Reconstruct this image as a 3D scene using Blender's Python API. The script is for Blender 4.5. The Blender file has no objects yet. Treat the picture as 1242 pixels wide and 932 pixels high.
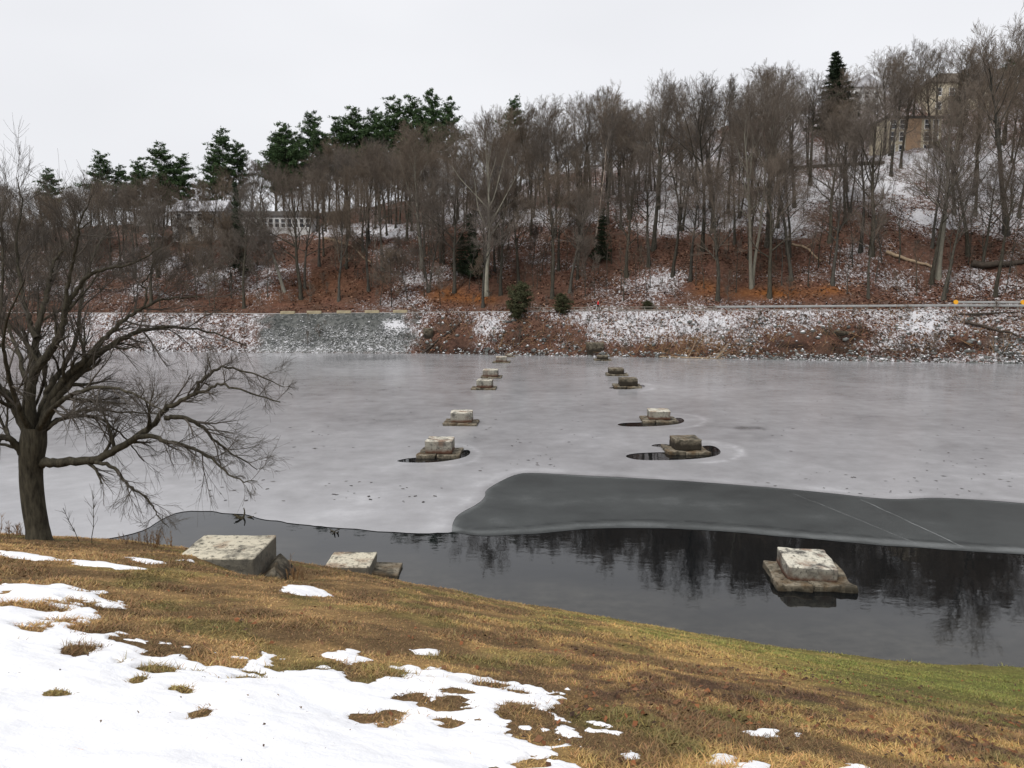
import bpy, bmesh, math, random
import numpy as np
from mathutils import Vector, Matrix
from mathutils.geometry import delaunay_2d_cdt

# ------------------------------------------------------------------ camera, sky, sun, exposure
S = bpy.context.scene
COL = S.collection
CAM_H, FPX, HORIZ = 9.07, 970.0, 355.0            # metres above the water, focal length and horizon in photo pixels
PITCH = math.atan((466 - HORIZ) / FPX)
cam = bpy.data.objects.new('camera', bpy.data.cameras.new('camera'))
COL.objects.link(cam)
cam.location = (0, 0, CAM_H)
cam.rotation_euler = (math.pi / 2 - PITCH, 0, 0)
cam.data.sensor_width = 36
cam.data.lens = FPX / 1242 * 36
cam.data.clip_end = 3000
cam.data.clip_start = 0.05
S.camera = cam

SUN_EL, SUN_ROT = math.radians(48), math.radians(215)   # soft light from behind the camera, a little to the left
W = bpy.data.worlds.new('World'); S.world = W; W.use_nodes = True
nt = W.node_tree; nt.nodes.clear()
n_out = nt.nodes.new('ShaderNodeOutputWorld'); n_bg = nt.nodes.new('ShaderNodeBackground')
n_sky = nt.nodes.new('ShaderNodeTexSky'); n_sky.sky_type = 'NISHITA'; n_sky.sun_disc = False
n_sky.sun_elevation = SUN_EL; n_sky.sun_rotation = SUN_ROT; n_sky.dust_density = 4
n_tc = nt.nodes.new('ShaderNodeTexCoord'); n_no = nt.nodes.new('ShaderNodeTexNoise')
n_map = nt.nodes.new('ShaderNodeMapping'); n_map.inputs['Scale'].default_value = (1, 1, 2.6)
n_no.inputs['Scale'].default_value = 1.6; n_no.inputs['Detail'].default_value = 3
n_rmp = nt.nodes.new('ShaderNodeValToRGB')
n_rmp.color_ramp.elements[0].position = .3; n_rmp.color_ramp.elements[0].color = (.665, .671, .70, 1)
n_rmp.color_ramp.elements[1].position = .7; n_rmp.color_ramp.elements[1].color = (.75, .755, .78, 1)
n_mul = nt.nodes.new('ShaderNodeVectorMath'); n_mul.operation = 'SCALE'; n_mul.inputs['Scale'].default_value = 10
n_mix = nt.nodes.new('ShaderNodeMix'); n_mix.data_type = 'RGBA'; n_mix.inputs[0].default_value = .95
nt.links.new(n_tc.outputs['Generated'], n_map.inputs[0]); nt.links.new(n_map.outputs[0], n_no.inputs['Vector'])
nt.links.new(n_no.outputs[0], n_rmp.inputs[0]); nt.links.new(n_rmp.outputs[0], n_mul.inputs[0])
nt.links.new(n_sky.outputs[0], n_mix.inputs[6]); nt.links.new(n_mul.outputs[0], n_mix.inputs[7])
nt.links.new(n_mix.outputs[2], n_bg.inputs['Color']); n_bg.inputs['Strength'].default_value = .1
nt.links.new(n_bg.outputs[0], n_out.inputs['Surface'])

sun = bpy.data.objects.new('sun', bpy.data.lights.new('sun', 'SUN')); COL.objects.link(sun)
sun.data.energy = 1.9; sun.data.angle = math.radians(25); sun.data.color = (1, .97, .93)
_sd = Vector((math.sin(SUN_ROT) * math.cos(SUN_EL), math.cos(SUN_ROT) * math.cos(SUN_EL), math.sin(SUN_EL)))
sun.rotation_euler = _sd.to_track_quat('Z', 'Y').to_euler()
S.view_settings.view_transform = 'Standard'; S.view_settings.look = 'None'
S.view_settings.exposure = 0.3; S.view_settings.gamma = 1
S.view_settings.use_curve_mapping = False
S.cycles.max_bounces = 6; S.cycles.diffuse_bounces = 3; S.cycles.glossy_bounces = 3

R = np.random.default_rng(7)

# ------------------------------------------------------------------ small maths
def ray(px, py):
    dx, dy = (px - 621) / FPX, (466 - py) / FPX
    c, s = math.cos(PITCH), math.sin(PITCH)
    return np.array((dx, c + dy * s, -s + dy * c))
def on_plane(px, py, z=0.0):
    d = ray(px, py); t = (z - CAM_H) / d[2]
    return np.array((d[0] * t, d[1] * t, z))
def at(px, py, Y):
    d = ray(px, py); t = Y / d[1]
    return np.array((d[0] * t, Y, CAM_H + d[2] * t))
def to_px(X, Y, Z):
    c, s = math.cos(PITCH), math.sin(PITCH)
    z = Z - CAM_H
    f = Y * c - z * s; up = Y * s + z * c
    return 621 + FPX * X / f, 466 - FPX * up / f
def hash2(ix, iy, seed):
    h = (ix.astype(np.int64) * 374761393 + iy.astype(np.int64) * 668265263 + seed * 982451653) & 0x7fffffff
    h = ((h ^ (h >> 13)) * 1274126177) & 0x7fffffff
    return ((h ^ (h >> 16)) & 0xffff) / 65535.0
def vnoise(x, y, seed=0):
    x = np.asarray(x, float); y = np.asarray(y, float)
    ix, iy = np.floor(x), np.floor(y); fx, fy = x - ix, y - iy
    fx = fx * fx * (3 - 2 * fx); fy = fy * fy * (3 - 2 * fy)
    a, b = hash2(ix, iy, seed), hash2(ix + 1, iy, seed)
    c, d = hash2(ix, iy + 1, seed), hash2(ix + 1, iy + 1, seed)
    return (a + (b - a) * fx) * (1 - fy) + (c + (d - c) * fx) * fy
def fbm(x, y, seed=0, octv=4):
    v, a, t = 0, 1.0, 0
    for i in range(octv):
        v = v + a * vnoise(x * 2 ** i + 17.3 * i, y * 2 ** i - 9.1 * i, seed + i); t += a; a *= .5
    return v / t
def sstep(a, b, x):
    t = np.clip((x - a) / (b - a), 0, 1); return t * t * (3 - 2 * t)
def poly_sd(X, Y, poly):
    """signed distance to a polygon, positive inside"""
    P = np.asarray(poly, float); n = len(P)
    d = np.full(X.shape, 1e9); ins = np.zeros(X.shape, bool)
    for i in range(n):
        a, b = P[i], P[(i + 1) % n]
        e = b - a; wx, wy = X - a[0], Y - a[1]
        t = np.clip((wx * e[0] + wy * e[1]) / (e @ e + 1e-12), 0, 1)
        d = np.minimum(d, (wx - t * e[0]) ** 2 + (wy - t * e[1]) ** 2)
        c = (a[1] > Y) != (b[1] > Y)
        with np.errstate(divide='ignore', invalid='ignore'):
            ins ^= c & (X < (b[0] - a[0]) * (Y - a[1]) / (b[1] - a[1] + 1e-15) + a[0])
    return np.where(ins, 1, -1) * np.sqrt(d)

# ------------------------------------------------------------------ objects
def tag(o, label=None, cat=None, group=None, kind=None):
    if label: o['label'] = label
    if cat: o['category'] = cat
    if group: o['group'] = group
    if kind: o['kind'] = kind
    return o
def empty(name, loc=(0, 0, 0), rz=0):
    o = bpy.data.objects.new(name, None); COL.objects.link(o)
    o.location = loc; o.rotation_euler = (0, 0, rz); o.empty_display_size = .2
    return o
def mesh_np(name, V, F, mat=None, parent=None, smooth=False, attrs=None, fcols=None):
    me = bpy.data.meshes.new(name)
    V = np.asarray(V, np.float32); F = np.asarray(F, np.int32)
    me.vertices.add(len(V)); me.vertices.foreach_set('co', V.ravel())
    k = F.shape[1]
    me.loops.add(F.size); me.loops.foreach_set('vertex_index', F.ravel())
    me.polygons.add(len(F)); me.polygons.foreach_set('loop_start', np.arange(0, F.size, k, dtype=np.int32))
    try: me.polygons.foreach_set('loop_total', np.full(len(F), k, np.int32))
    except Exception: pass
    me.update(calc_edges=True); me.validate()
    if smooth: me.polygons.foreach_set('use_smooth', np.ones(len(me.polygons), bool))
    for an, av in (attrs or {}).items():
        av = np.asarray(av, np.float32)
        if av.ndim == 1:
            a = me.attributes.new(an, 'FLOAT', 'POINT'); a.data.foreach_set('value', av)
        else:
            a = me.attributes.new(an, 'FLOAT_COLOR', 'POINT')
            a.data.foreach_set('color', np.concatenate([av, np.ones((len(av), 1), np.float32)], 1).ravel())
    if mat: me.materials.append(mat)
    o = bpy.data.objects.new(name, me); COL.objects.link(o)
    if parent: o.parent = parent
    return o
def obj_bm(name, bm, mat, parent=None, smooth=False):
    me = bpy.data.meshes.new(name); bm.normal_update(); bm.to_mesh(me); bm.free()
    if smooth:
        for p in me.polygons: p.use_smooth = True
    me.materials.append(mat)
    o = bpy.data.objects.new(name, me); COL.objects.link(o)
    if parent: o.parent = parent
    return o
def box(bm, x0, x1, y0, y1, z0, z1, M=None):
    vs = [bm.verts.new(v) for v in ((x0, y0, z0), (x1, y0, z0), (x1, y1, z0), (x0, y1, z0), (x0, y0, z1), (x1, y0, z1), (x1, y1, z1), (x0, y1, z1))]
    if M: 
        for v in vs: v.co = M @ v.co
    for f in ((3, 2, 1, 0), (4, 5, 6, 7), (0, 1, 5, 4), (1, 2, 6, 5), (2, 3, 7, 6), (3, 0, 4, 7)):
        bm.faces.new([vs[i] for i in f])
    return vs
def prism(bm, pts, axis, a, b):
    """closed outline extruded along x (axis 0) or y (axis 1)"""
    def v(p, t): return bm.verts.new((t, p[0], p[1]) if axis == 0 else (p[0], t, p[1]))
    A = [v(p, a) for p in pts]; B = [v(p, b) for p in pts]; n = len(pts)
    bm.faces.new(A); bm.faces.new(B[::-1])
    for i in range(n): bm.faces.new((A[i], B[i], B[(i + 1) % n], A[(i + 1) % n]))
    bmesh.ops.recalc_face_normals(bm, faces=bm.faces)
def children(o): return [c for c in COL.objects if c.parent == o]
def grow(r, p, d, L, n, wob, up):
    P = [np.array(p, float)]; d = np.array(d, float); d /= np.linalg.norm(d); st = L / n
    for i in range(n):
        d = d + r.normal(0, wob, 3); d[2] += up; d /= np.linalg.norm(d); P.append(P[-1] + d * st)
    return np.array(P)
def side(r, d, ang):
    d = d / np.linalg.norm(d); q = r.normal(0, 1, 3); q -= d * (q @ d); q /= np.linalg.norm(q) + 1e-9
    return d * math.cos(ang) + q * math.sin(ang)
class Tubes:
    def __init__(s): s.V, s.F, s.n = [], [], 0
    def tube(s, P, rad, k=5):
        P = np.asarray(P, float); rad = np.asarray(rad, float); n = len(P)
        T = np.gradient(P, axis=0); T /= np.linalg.norm(T, axis=1)[:, None] + 1e-9
        ref = np.array((0., 0, 1)) if abs(T[0][2]) < .8 else np.array((1., 0, 0))
        A = np.cross(T, ref); A /= np.linalg.norm(A, axis=1)[:, None] + 1e-9
        B = np.cross(T, A)
        an = np.arange(k) * 2 * math.pi / k
        ring = P[:, None] + rad[:, None, None] * (np.cos(an)[None, :, None] * A[:, None] + np.sin(an)[None, :, None] * B[:, None])
        s.V.append(ring.reshape(-1, 3))
        i = np.arange(n - 1)[:, None] * k; j = np.arange(k)[None]; j2 = (j + 1) % k
        s.F.append(np.stack([i + j, i + j2, i + k + j2, i + k + j], -1).reshape(-1, 4) + s.n)
        s.n += n * k
    def build(s, name, mat, parent=None, smooth=True):
        return mesh_np(name, np.concatenate(s.V), np.concatenate(s.F), mat, parent, smooth)

# ------------------------------------------------------------------ materials
class NT:
    def __init__(s, name):
        s.m = bpy.data.materials.new(name); s.m.use_nodes = True
        s.t = s.m.node_tree; s.t.nodes.clear()
        s.o = s.n('ShaderNodeOutputMaterial'); s.b = s.n('ShaderNodeBsdfPrincipled')
        s.l(s.b.outputs[0], s.o.inputs[0])
    def n(s, ty, **kw):
        x = s.t.nodes.new(ty)
        for k, v in kw.items(): setattr(x, k, v)
        return x
    def l(s, a, b): s.t.links.new(a, b)
    def put(s, sock, v):
        if isinstance(v, (int, float)): sock.default_value = v
        elif isinstance(v, tuple): sock.default_value = v if len(v) == len(sock.default_value) else (*v, 1)
        else: s.l(v, sock)
    def coord(s, kind='Object', scale=(1, 1, 1), rot=(0, 0, 0)):
        c = s.n('ShaderNodeTexCoord'); m = s.n('ShaderNodeMapping'); m.inputs['Scale'].default_value = scale
        m.inputs['Rotation'].default_value = rot
        s.l(c.outputs[kind], m.inputs[0]); return m.outputs[0]
    def noise(s, vec, scale, detail=4, rough=.55, dist=0):
        x = s.n('ShaderNodeTexNoise'); s.l(vec, x.inputs['Vector'])
        x.inputs['Scale'].default_value = scale; x.inputs['Detail'].default_value = detail
        x.inputs['Roughness'].default_value = rough; x.inputs['Distortion'].default_value = dist
        return x.outputs[0]
    def ramp(s, fac, stops):
        x = s.n('ShaderNodeValToRGB'); s.l(fac, x.inputs[0]); e = x.color_ramp.elements
        while len(e) < len(stops): e.new(.5)
        for q, (p, c) in zip(e, stops):
            q.position = p; q.color = (c, c, c, 1) if isinstance(c, (int, float)) else (*c, 1)
        return x.outputs[0]
    def mix(s, f, a, b):
        x = s.n('ShaderNodeMix', data_type='RGBA'); s.put(x.inputs[0], f); s.put(x.inputs[6], a); s.put(x.inputs[7], b)
        return x.outputs[2]
    def math(s, op, a, b=0.0, c=0.0, clamp=False):
        x = s.n('ShaderNodeMath', operation=op); x.use_clamp = clamp
        s.put(x.inputs[0], a); s.put(x.inputs[1], b); s.put(x.inputs[2], c); return x.outputs[0]
    def attr(s, name, fac=True):
        x = s.n('ShaderNodeAttribute', attribute_name=name); return x.outputs['Fac'] if fac else x.outputs['Color']
    def bump(s, h, strength=.3, dist=.02):
        x = s.n('ShaderNodeBump'); x.inputs['Strength'].default_value = strength; x.inputs['Distance'].default_value = dist
        s.l(h, x.inputs['Height']); s.l(x.outputs[0], s.b.inputs['Normal'])
    def set(s, color=None, rough=None, spec=None, metal=None):
        if color is not None: s.put(s.b.inputs['Base Color'], color)
        if rough is not None: s.put(s.b.inputs['Roughness'], rough)
        if spec is not None: s.put(s.b.inputs['Specular IOR Level'], spec)
        if metal is not None: s.put(s.b.inputs['Metallic'], metal)
        return s.m
def plain(name, col, rough=.7, var=.25, scale=3, spec=.3, metal=0):
    k = NT(name); v = k.coord('Object'); n = k.noise(v, scale, 5)
    lo = tuple(c * (1 - var) for c in col); hi = tuple(min(1, c * (1 + var)) for c in col)
    c = k.ramp(n, [(.3, lo), (.7, hi)]); k.bump(n, .15, .02)
    return k.set(c, rough, spec, metal)

def mat_far():
    k = NT('leaf_litter_and_snow'); v = k.coord('Object')
    n1 = k.noise(v, .35, 5); n2 = k.noise(v, 2.2, 5, .65); n3 = k.noise(v, 7, 3, .7)
    lit = k.ramp(n2, [(.28, (.045, .022, .015)), (.48, (.125, .060, .041)), (.66, (.21, .110, .076)), (.85, (.32, .19, .13))])
    lit = k.mix(k.ramp(n1, [(.35, 0.), (.65, .55)]), lit, (.085, .055, .035))
    lit = k.mix(k.math('MULTIPLY', k.attr('orange'), .85, clamp=True), lit, k.ramp(n2, [(.3, (.19, .06, .012)), (.7, (.36, .14, .03))]))
    lit = k.mix(k.attr('dark'), lit, (.02, .013, .01))
    vor = k.n('ShaderNodeTexVoronoi'); k.l(v, vor.inputs['Vector']); vor.inputs['Scale'].default_value = 2.2
    gr = k.mix(k.ramp(vor.outputs['Color'], [(.2, 0.), (.8, 1.)]), (.07, .075, .072), (.17, .175, .165))
    lit = k.mix(k.attr('rip'), lit, gr)
    # snow lies in broken patches, streaked down the fall line
    vs = k.coord('Object', (1.0, .55, .8), (0, 0, math.radians(-38)))
    s1 = k.noise(vs, 2.4, 6, .76, .7); s2 = k.noise(v, 5.5, 3, .6)
    s = k.math('ADD', k.math('MULTIPLY', s1, .66), k.math('MULTIPLY', s2, .34))
    f = k.math('ADD', k.math('SUBTRACT', s, .5), k.math('SUBTRACT', k.math('MULTIPLY', k.attr('snow'), .42), .21))
    f = k.math('ADD', f, k.math('MULTIPLY', k.math('SUBTRACT', n1, .5), .16))
    f = k.ramp(k.math('ADD', k.math('MULTIPLY', f, 8), .5), [(.1, 0.), (.9, 1.)])
    f = k.math('MULTIPLY', f, .93)
    c = k.mix(f, lit, (.8, .8, .83))
    k.bump(k.math('ADD', k.math('MULTIPLY', n2, .7), n3), 1.0, .3)
    return k.set(c, .85, .2)
def mat_bark(name, a, b, vary=.6, sc=6):
    k = NT(name); v = k.coord('Object', (1, 1, .25)); n = k.noise(v, sc, 5, .65)
    c = k.ramp(n, [(.3, a), (.7, b)])
    oi = k.n('ShaderNodeObjectInfo')
    h = k.n('ShaderNodeHueSaturation'); k.l(c, h.inputs['Color'])
    k.l(k.math('ADD', k.math('MULTIPLY', oi.outputs['Random'], vary), 1 - vary * .5), h.inputs['Value'])
    k.l(k.math('ADD', k.math('MULTIPLY', k.math('FRACT', k.math('MULTIPLY', oi.outputs['Random'], 7.3)), .5), .75), h.inputs['Saturation'])
    k.bump(n, .5, .05)
    return k.set(h.outputs[0], .9, .15)
def mat_needles(name, a, b):
    k = NT(name); v = k.coord('Object'); n = k.noise(v, 1.5, 4)
    return k.set(k.ramp(n, [(.3, a), (.7, b)]), .7, .25)
def mat_stone(name, light, dark, stain, cover=.5, sides=.75, foot0=.2, footc=(.085, .038, .022)):
    k = NT(name); v = k.coord('Object'); oi = k.n('ShaderNodeObjectInfo')
    add = k.n('ShaderNodeVectorMath', operation='ADD'); k.l(v, add.inputs[0])
    sc = k.n('ShaderNodeVectorMath', operation='SCALE'); sc.inputs[0].default_value = (31, 17, 23); k.l(oi.outputs['Random'], sc.inputs['Scale'])
    k.l(sc.outputs[0], add.inputs[1]); v = add.outputs[0]
    n1 = k.noise(v, 2.0, 6, .65, .3); n2 = k.noise(v, 9, 5, .7); n3 = k.noise(v, 1.3, 4, .6); n4 = k.noise(v, 38, 2, .6)
    c = k.mix(k.ramp(n1, [(cover - .09, 0.), (cover + .06, 1.)]), dark, light)
    c = k.mix(k.ramp(n3, [(.5, 0.), (.66, .85)]), c, stain)
    c = k.mix(k.ramp(n2, [(.53, 0.), (.64, .9)]), c, tuple(x * .45 for x in dark))
    c = k.mix(k.ramp(n4, [(.55, 0.), (.75, .35)]), c, tuple(x * .5 for x in light))
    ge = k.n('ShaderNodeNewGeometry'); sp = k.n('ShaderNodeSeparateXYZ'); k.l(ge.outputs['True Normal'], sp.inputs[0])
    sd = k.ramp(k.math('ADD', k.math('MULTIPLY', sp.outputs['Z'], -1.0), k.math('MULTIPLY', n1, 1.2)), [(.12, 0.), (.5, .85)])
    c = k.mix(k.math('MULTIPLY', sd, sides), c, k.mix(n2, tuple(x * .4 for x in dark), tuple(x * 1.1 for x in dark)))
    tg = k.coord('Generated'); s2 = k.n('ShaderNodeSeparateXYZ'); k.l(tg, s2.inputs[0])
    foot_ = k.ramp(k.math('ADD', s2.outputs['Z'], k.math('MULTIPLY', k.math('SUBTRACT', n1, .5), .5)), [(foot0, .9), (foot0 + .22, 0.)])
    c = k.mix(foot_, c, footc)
    k.bump(k.math('ADD', n2, k.math('MULTIPLY', n4, .5)), .7, .03)
    return k.set(c, .9, .2)
def mat_ice():
    k = NT('grey_lake_ice'); v = k.coord('Object'); fr = k.attr('frost')
    n1 = k.noise(v, .12, 5, .6, .6); n2 = k.noise(v, .7, 5, .65); n3 = k.noise(v, 5, 4, .7)
    t = k.math('ADD', k.math('MULTIPLY', n1, .6), k.math('MULTIPLY', n2, .4))
    t = k.math('ADD', t, k.math('MULTIPLY', k.math('SUBTRACT', fr, .5), .5))
    c = k.ramp(t, [(.15, (.10, .10, .105)), (.38, (.265, .262, .27)), (.62, (.365, .363, .374)), (.9, (.58, .58, .60))])
    k.b.inputs['IOR'].default_value = 1.31
    k.bump(k.math('ADD', n2, k.math('MULTIPLY', n3, .3)), .06, .05)
    return k.set(c, k.math('ADD', k.math('MULTIPLY', n2, .18), .08), .5)
def mat_thin():
    k = NT('dark_thin_ice'); v = k.coord('Object'); n = k.noise(v, .5, 5, .6); n3 = k.noise(v, 14, 4, .7)
    fr = k.attr('frost')
    t = k.math('ADD', k.math('MULTIPLY', k.math('SUBTRACT', n, .5), .6), fr)
    t = k.math('ADD', t, k.math('MULTIPLY', k.math('SUBTRACT', n3, .5), .3))
    c = k.ramp(t, [(.05, (.012, .014, .014)), (.5, (.046, .051, .050)), (1., (.2, .21, .21))])
    k.b.inputs['IOR'].default_value = 1.31
    k.bump(n3, .05, .02)
    return k.set(c, .34, .35)
def mat_water():
    k = NT('dark_water'); v = k.coord('Object', (1, 1.6, 1)); n = k.noise(v, 1.1, 3, .5); n2 = k.noise(v, 6, 2, .5)
    k.b.inputs['IOR'].default_value = 1.333
    x = k.n('ShaderNodeBump'); x.inputs['Strength'].default_value = .045; x.inputs['Distance'].default_value = .06
    k.l(k.math('ADD', n, k.math('MULTIPLY', n2, .12)), x.inputs['Height']); k.l(x.outputs[0], k.b.inputs['Normal'])
    sh = k.attr('shallow')
    return k.set(k.mix(sh, (.004, .005, .006), k.ramp(k.noise(v, 1.7, 5, .7), [(.3, (.014, .014, .012)), (.7, (.05, .047, .04))])), .02, .5)
def mat_snow():
    k = NT('old_snow'); v = k.coord('Object'); n = k.noise(v, 7, 5, .6); n2 = k.noise(v, 60, 3, .7)
    c = k.ramp(k.noise(v, 2.5, 4), [(.3, (.84, .85, .88)), (.7, (.9, .9, .91))])
    k.bump(k.math('ADD', n, k.math('MULTIPLY', n2, .12)), .35, .06)
    k.b.inputs['Subsurface Weight'].default_value = 0
    return k.set(c, .8, .25)
def mat_grassground():
    k = NT('matted_lawn'); v = k.coord('Object'); n = k.noise(v, 14, 5, .7); n2 = k.noise(v, 70, 3, .7)
    h = k.n('ShaderNodeHueSaturation'); k.l(k.attr('tint', False), h.inputs['Color'])
    k.l(k.ramp(n, [(.25, .42), (.7, 1.05)]), h.inputs['Value'])
    k.bump(k.math('ADD', n, n2), .8, .03)
    return k.set(h.outputs[0], .95, .1)
def mat_attr(name, rough=.8):
    k = NT(name); return k.set(k.attr('tint', False), rough, .15)
M = dict(
    far=mat_far(), ice=mat_ice(), thin=mat_thin(), water=mat_water(), snow=mat_snow(), lawn=mat_grassground(), blade=mat_attr('grass_blades'), leaf=mat_attr('dead_leaves'),
    bark=mat_bark('grey_brown_bark', (.024, .022, .017), (.085, .078, .062)),
    twig=mat_bark('brown_twigs', (.095, .077, .061), (.185, .153, .124), .6),
    greybark=mat_bark('pale_grey_bark', (.13, .125, .10), (.27, .255, .21), .3),
    birch=mat_bark('pale_birch_bark', (.2, .16, .13), (.5, .42, .36), .3),
    tan=mat_bark('tan_stems', (.2, .13, .08), (.38, .27, .18), .4),
    oldtwig=mat_bark('brown_fruit_tree_twigs', (.045, .038, .030), (.12, .10, .08), 0, 3),
    oldbark=mat_bark('dark_furrowed_bark', (.016, .014, .010), (.085, .075, .052), 0, 14),
    pine=mat_needles('pine_needles', (.020, .046, .017), (.07, .115, .04)),
    dkpine=mat_needles('dark_hemlock_needles', (.012, .022, .010), (.03, .045, .02)),
    olive=mat_needles('olive_shrub_leaves', (.03, .035, .015), (.085, .085, .04)),
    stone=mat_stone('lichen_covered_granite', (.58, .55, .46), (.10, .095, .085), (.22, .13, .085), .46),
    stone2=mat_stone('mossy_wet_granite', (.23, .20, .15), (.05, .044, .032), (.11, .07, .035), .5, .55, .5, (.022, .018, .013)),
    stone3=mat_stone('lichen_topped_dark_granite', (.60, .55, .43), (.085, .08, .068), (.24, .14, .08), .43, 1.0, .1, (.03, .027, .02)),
    rock=plain('riprap_stone', (.13, .135, .13), .85, .5, 1.3),
    path=plain('snow_dusted_gravel', (.42, .40, .38), .9, .45, .9),
    steel=plain('galvanised_steel', (.27, .275, .27), .5, .15, 2, .5),
    post=plain('weathered_post', (.2, .18, .15), .8, .3),
    yellow=plain('yellow_paint', (.75, .36, .02), .5, .1),
    ww=plain('white_clapboard', (.52, .51, .50), .6, .12), cream=plain('cream_render', (.52, .46, .34), .8, .15),
    tanbrick=plain('tan_brick', (.38, .26, .17), .85, .2, 6), roof=plain('dark_roof_shingle', (.075, .068, .062), .9, .25, 1.5),
    brroof=plain('brown_roof_shingle', (.12, .10, .08), .9, .25, 1.5), sroof=plain('snowy_roof', (.45, .45, .47), .9, .4, .8),
    glass=plain('window_glass', (.03, .035, .045), .12, .1, 1, .6), trim=plain('white_trim', (.78, .78, .76), .5, .05),
    skin=plain('skin', (.5, .3, .22), .6, .05), red=plain('red_cloth', (.55, .015, .02), .8, .15), black=plain('black_cloth', (.015, .015, .017), .8, .2),
    log=plain('dead_wood', (.28, .21, .14), .9, .4, 2), dlog=plain('wet_dark_wood', (.055, .043, .033), .9, .4, 2),
    white=plain('car_snow', (.75, .77, .82), .7, .05), blue=plain('pale_blue_paint', (.25, .35, .5), .3, .05, 1, .5),
    kerb=plain('tan_kerb_stone', (.34, .29, .19), .85, .25, 2),
    tyre=plain('tyre_rubber', (.02, .02, .02), .8, .1),
)
M['weed'] = mat_bark('dry_weed_stems', (.16, .10, .06), (.3, .2, .12), .3)

# ------------------------------------------------------------------ near slope
_sx = np.array([-60, -40, -20, -10, -3.5, -.5, 4, 8.9, 12.7, 20, 40.]); _sy = np.array([36, 30, 27.2, 27.2, 24.5, 23.4, 21.3, 19.5, 19.0, 18.6, 18.])
_gx = np.linspace(-60, 40, 401); _gy = np.convolve(np.pad(np.interp(_gx, _sx, _sy), 8, mode='edge'), np.ones(17) / 17, 'valid')
def shore_near(X): return np.interp(X, _gx, _gy)
PIT = 0.0
def near_z(X, Y):
    X = np.asarray(X, float); Y = np.asarray(Y, float)
    s = shore_near(X); p = np.interp(X, [-14, -10, -5, 0, 8, 14], [1.55, 1.5, 1.42, 1.15, .86, .8])
    z = 7.47 * (1 - (np.clip(Y, 0, 200) / s) ** p) - np.minimum(Y, 0) * .2
    z = z - PIT * np.exp(-((X + 4.5) ** 2 / .75 + (Y - 14.0) ** 2 / 1.1)) - .34 * np.exp(-((X + 4.9) ** 2 / 1.6 + (Y - 23.8) ** 2 / 1.0)) - .16 * sstep(7, 1, s - Y)
    z = z + (fbm(X * .5, Y * .5, 3, 3) - .5) * .16 * sstep(0, 4, Y) + (fbm(X * 2.2, Y * 2.2, 9, 3) - .5) * .07
    return np.maximum(z, -2.5)
PIT = max(0, float(near_z(-4.5, 14.25)) - 3.62)
def near_hit(px, py):
    d = ray(px, py); Y = np.arange(1.5, 60, .03); t = Y / d[1]
    Z = CAM_H + d[2] * t; g = near_z(d[0] * t, Y); i = np.argmax(Z < g)
    if i == 0: return on_plane(px, py)
    return np.array((d[0] * t[i], Y[i], g[i]))
def tuft(x, y, sx, sy, X, Y): return np.exp(-(((X - x) / sx) ** 2 + ((Y - y) / sy) ** 2))
def lawn_color(X, Y):
    px, py = to_px(X, Y, near_z(X, Y))
    a = fbm(X * .55, Y * .55, 21, 4); b = fbm(X * 1.8, Y * 1.8, 33, 4); c = fbm(X * 6, Y * 6, 41, 3)
    tan = np.array((.30, .190, .085)); brown = np.array((.130, .084, .042)); green = np.array((.125, .135, .036)); gold = np.array((.34, .22, .085)); dark = np.array((.07, .042, .028))
    def mx(p, q, f): return p * (1 - f[..., None]) + q * f[..., None]
    out = mx(np.broadcast_to(brown, X.shape + (3,)), np.broadcast_to(tan, X.shape + (3,)), sstep(.40, .66, b * .6 + a * .4) * .85)
    # greener turf along the water on the right, golden strip at its upper edge, dark leaf drift, gold tussocks at the bottom
    sh = shore_near(X) - Y
    bd = 738 + (px - 620) * .245 + (a - .5) * 70 + (b - .5) * 40
    g = sstep(16, -14, py - bd) * sstep(590, 720, px) * sstep(26, 15, Y) * (.72 + .28 * sstep(.35, .55, b))
    out = mx(out, np.broadcast_to(green, out.shape), np.clip(g, 0, 1))
    gd0 = np.exp(-((py - bd - 6) / 13) ** 2) * sstep(690, 740, px) * sstep(1000, 860, px) * sstep(.3, .5, c); out = mx(out, np.broadcast_to(gold, out.shape), gd0 * .8)
    gs = tuft(780, 800, 260, 60, px, py) * sstep(.5, .62, b); out = mx(out, np.broadcast_to(gold, out.shape), gs * .7)
    dk = sstep(.44, .60, c * .5 + a * .5) * np.exp(-((py - (805 + (px - 620) * .145)) / 42) ** 2) * sstep(560, 760, px)
    out = mx(out, np.broadcast_to(dark, out.shape), np.clip(dk, 0, .9))
    gd = sstep(835, 905, py) * sstep(.42, .6, b) * sstep(560, 700, px); out = mx(out, np.broadcast_to(gold, out.shape), gd * .8)
    g2 = sstep(.57, .68, fbm(X * 1.1 + 50, Y * 1.1, 57, 4)) * .32; out = mx(out, np.broadcast_to(green, out.shape), g2)
    return out * (1.08 + .76 * c)[..., None]
ys = np.concatenate([np.arange(-3, 2, .25), 2 * 1.0135 ** np.arange(0, 236)]); ys = ys[ys < 46]
xs = np.concatenate([np.arange(-46, -16, .5), np.arange(-16, 16, .07), np.arange(16, 40, .5)])
GX, GY = np.meshgrid(xs, ys); GZ = near_z(GX, GY); ny, nx = GX.shape
def grid_faces(ny, nx):
    i = (np.arange(ny - 1)[:, None] * nx + np.arange(nx - 1)[None]).ravel(); return np.stack([i, i + 1, i + nx + 1, i + nx], 1)
o = mesh_np('lawn_slope', np.stack([GX, GY, GZ], -1).reshape(-1, 3), grid_faces(ny, nx), M['lawn'], smooth=True, attrs={'tint': lawn_color(GX, GY).reshape(-1, 3)})
tag(o, 'brown winter lawn sloping down to the lake shore', 'ground', kind='structure')

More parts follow.
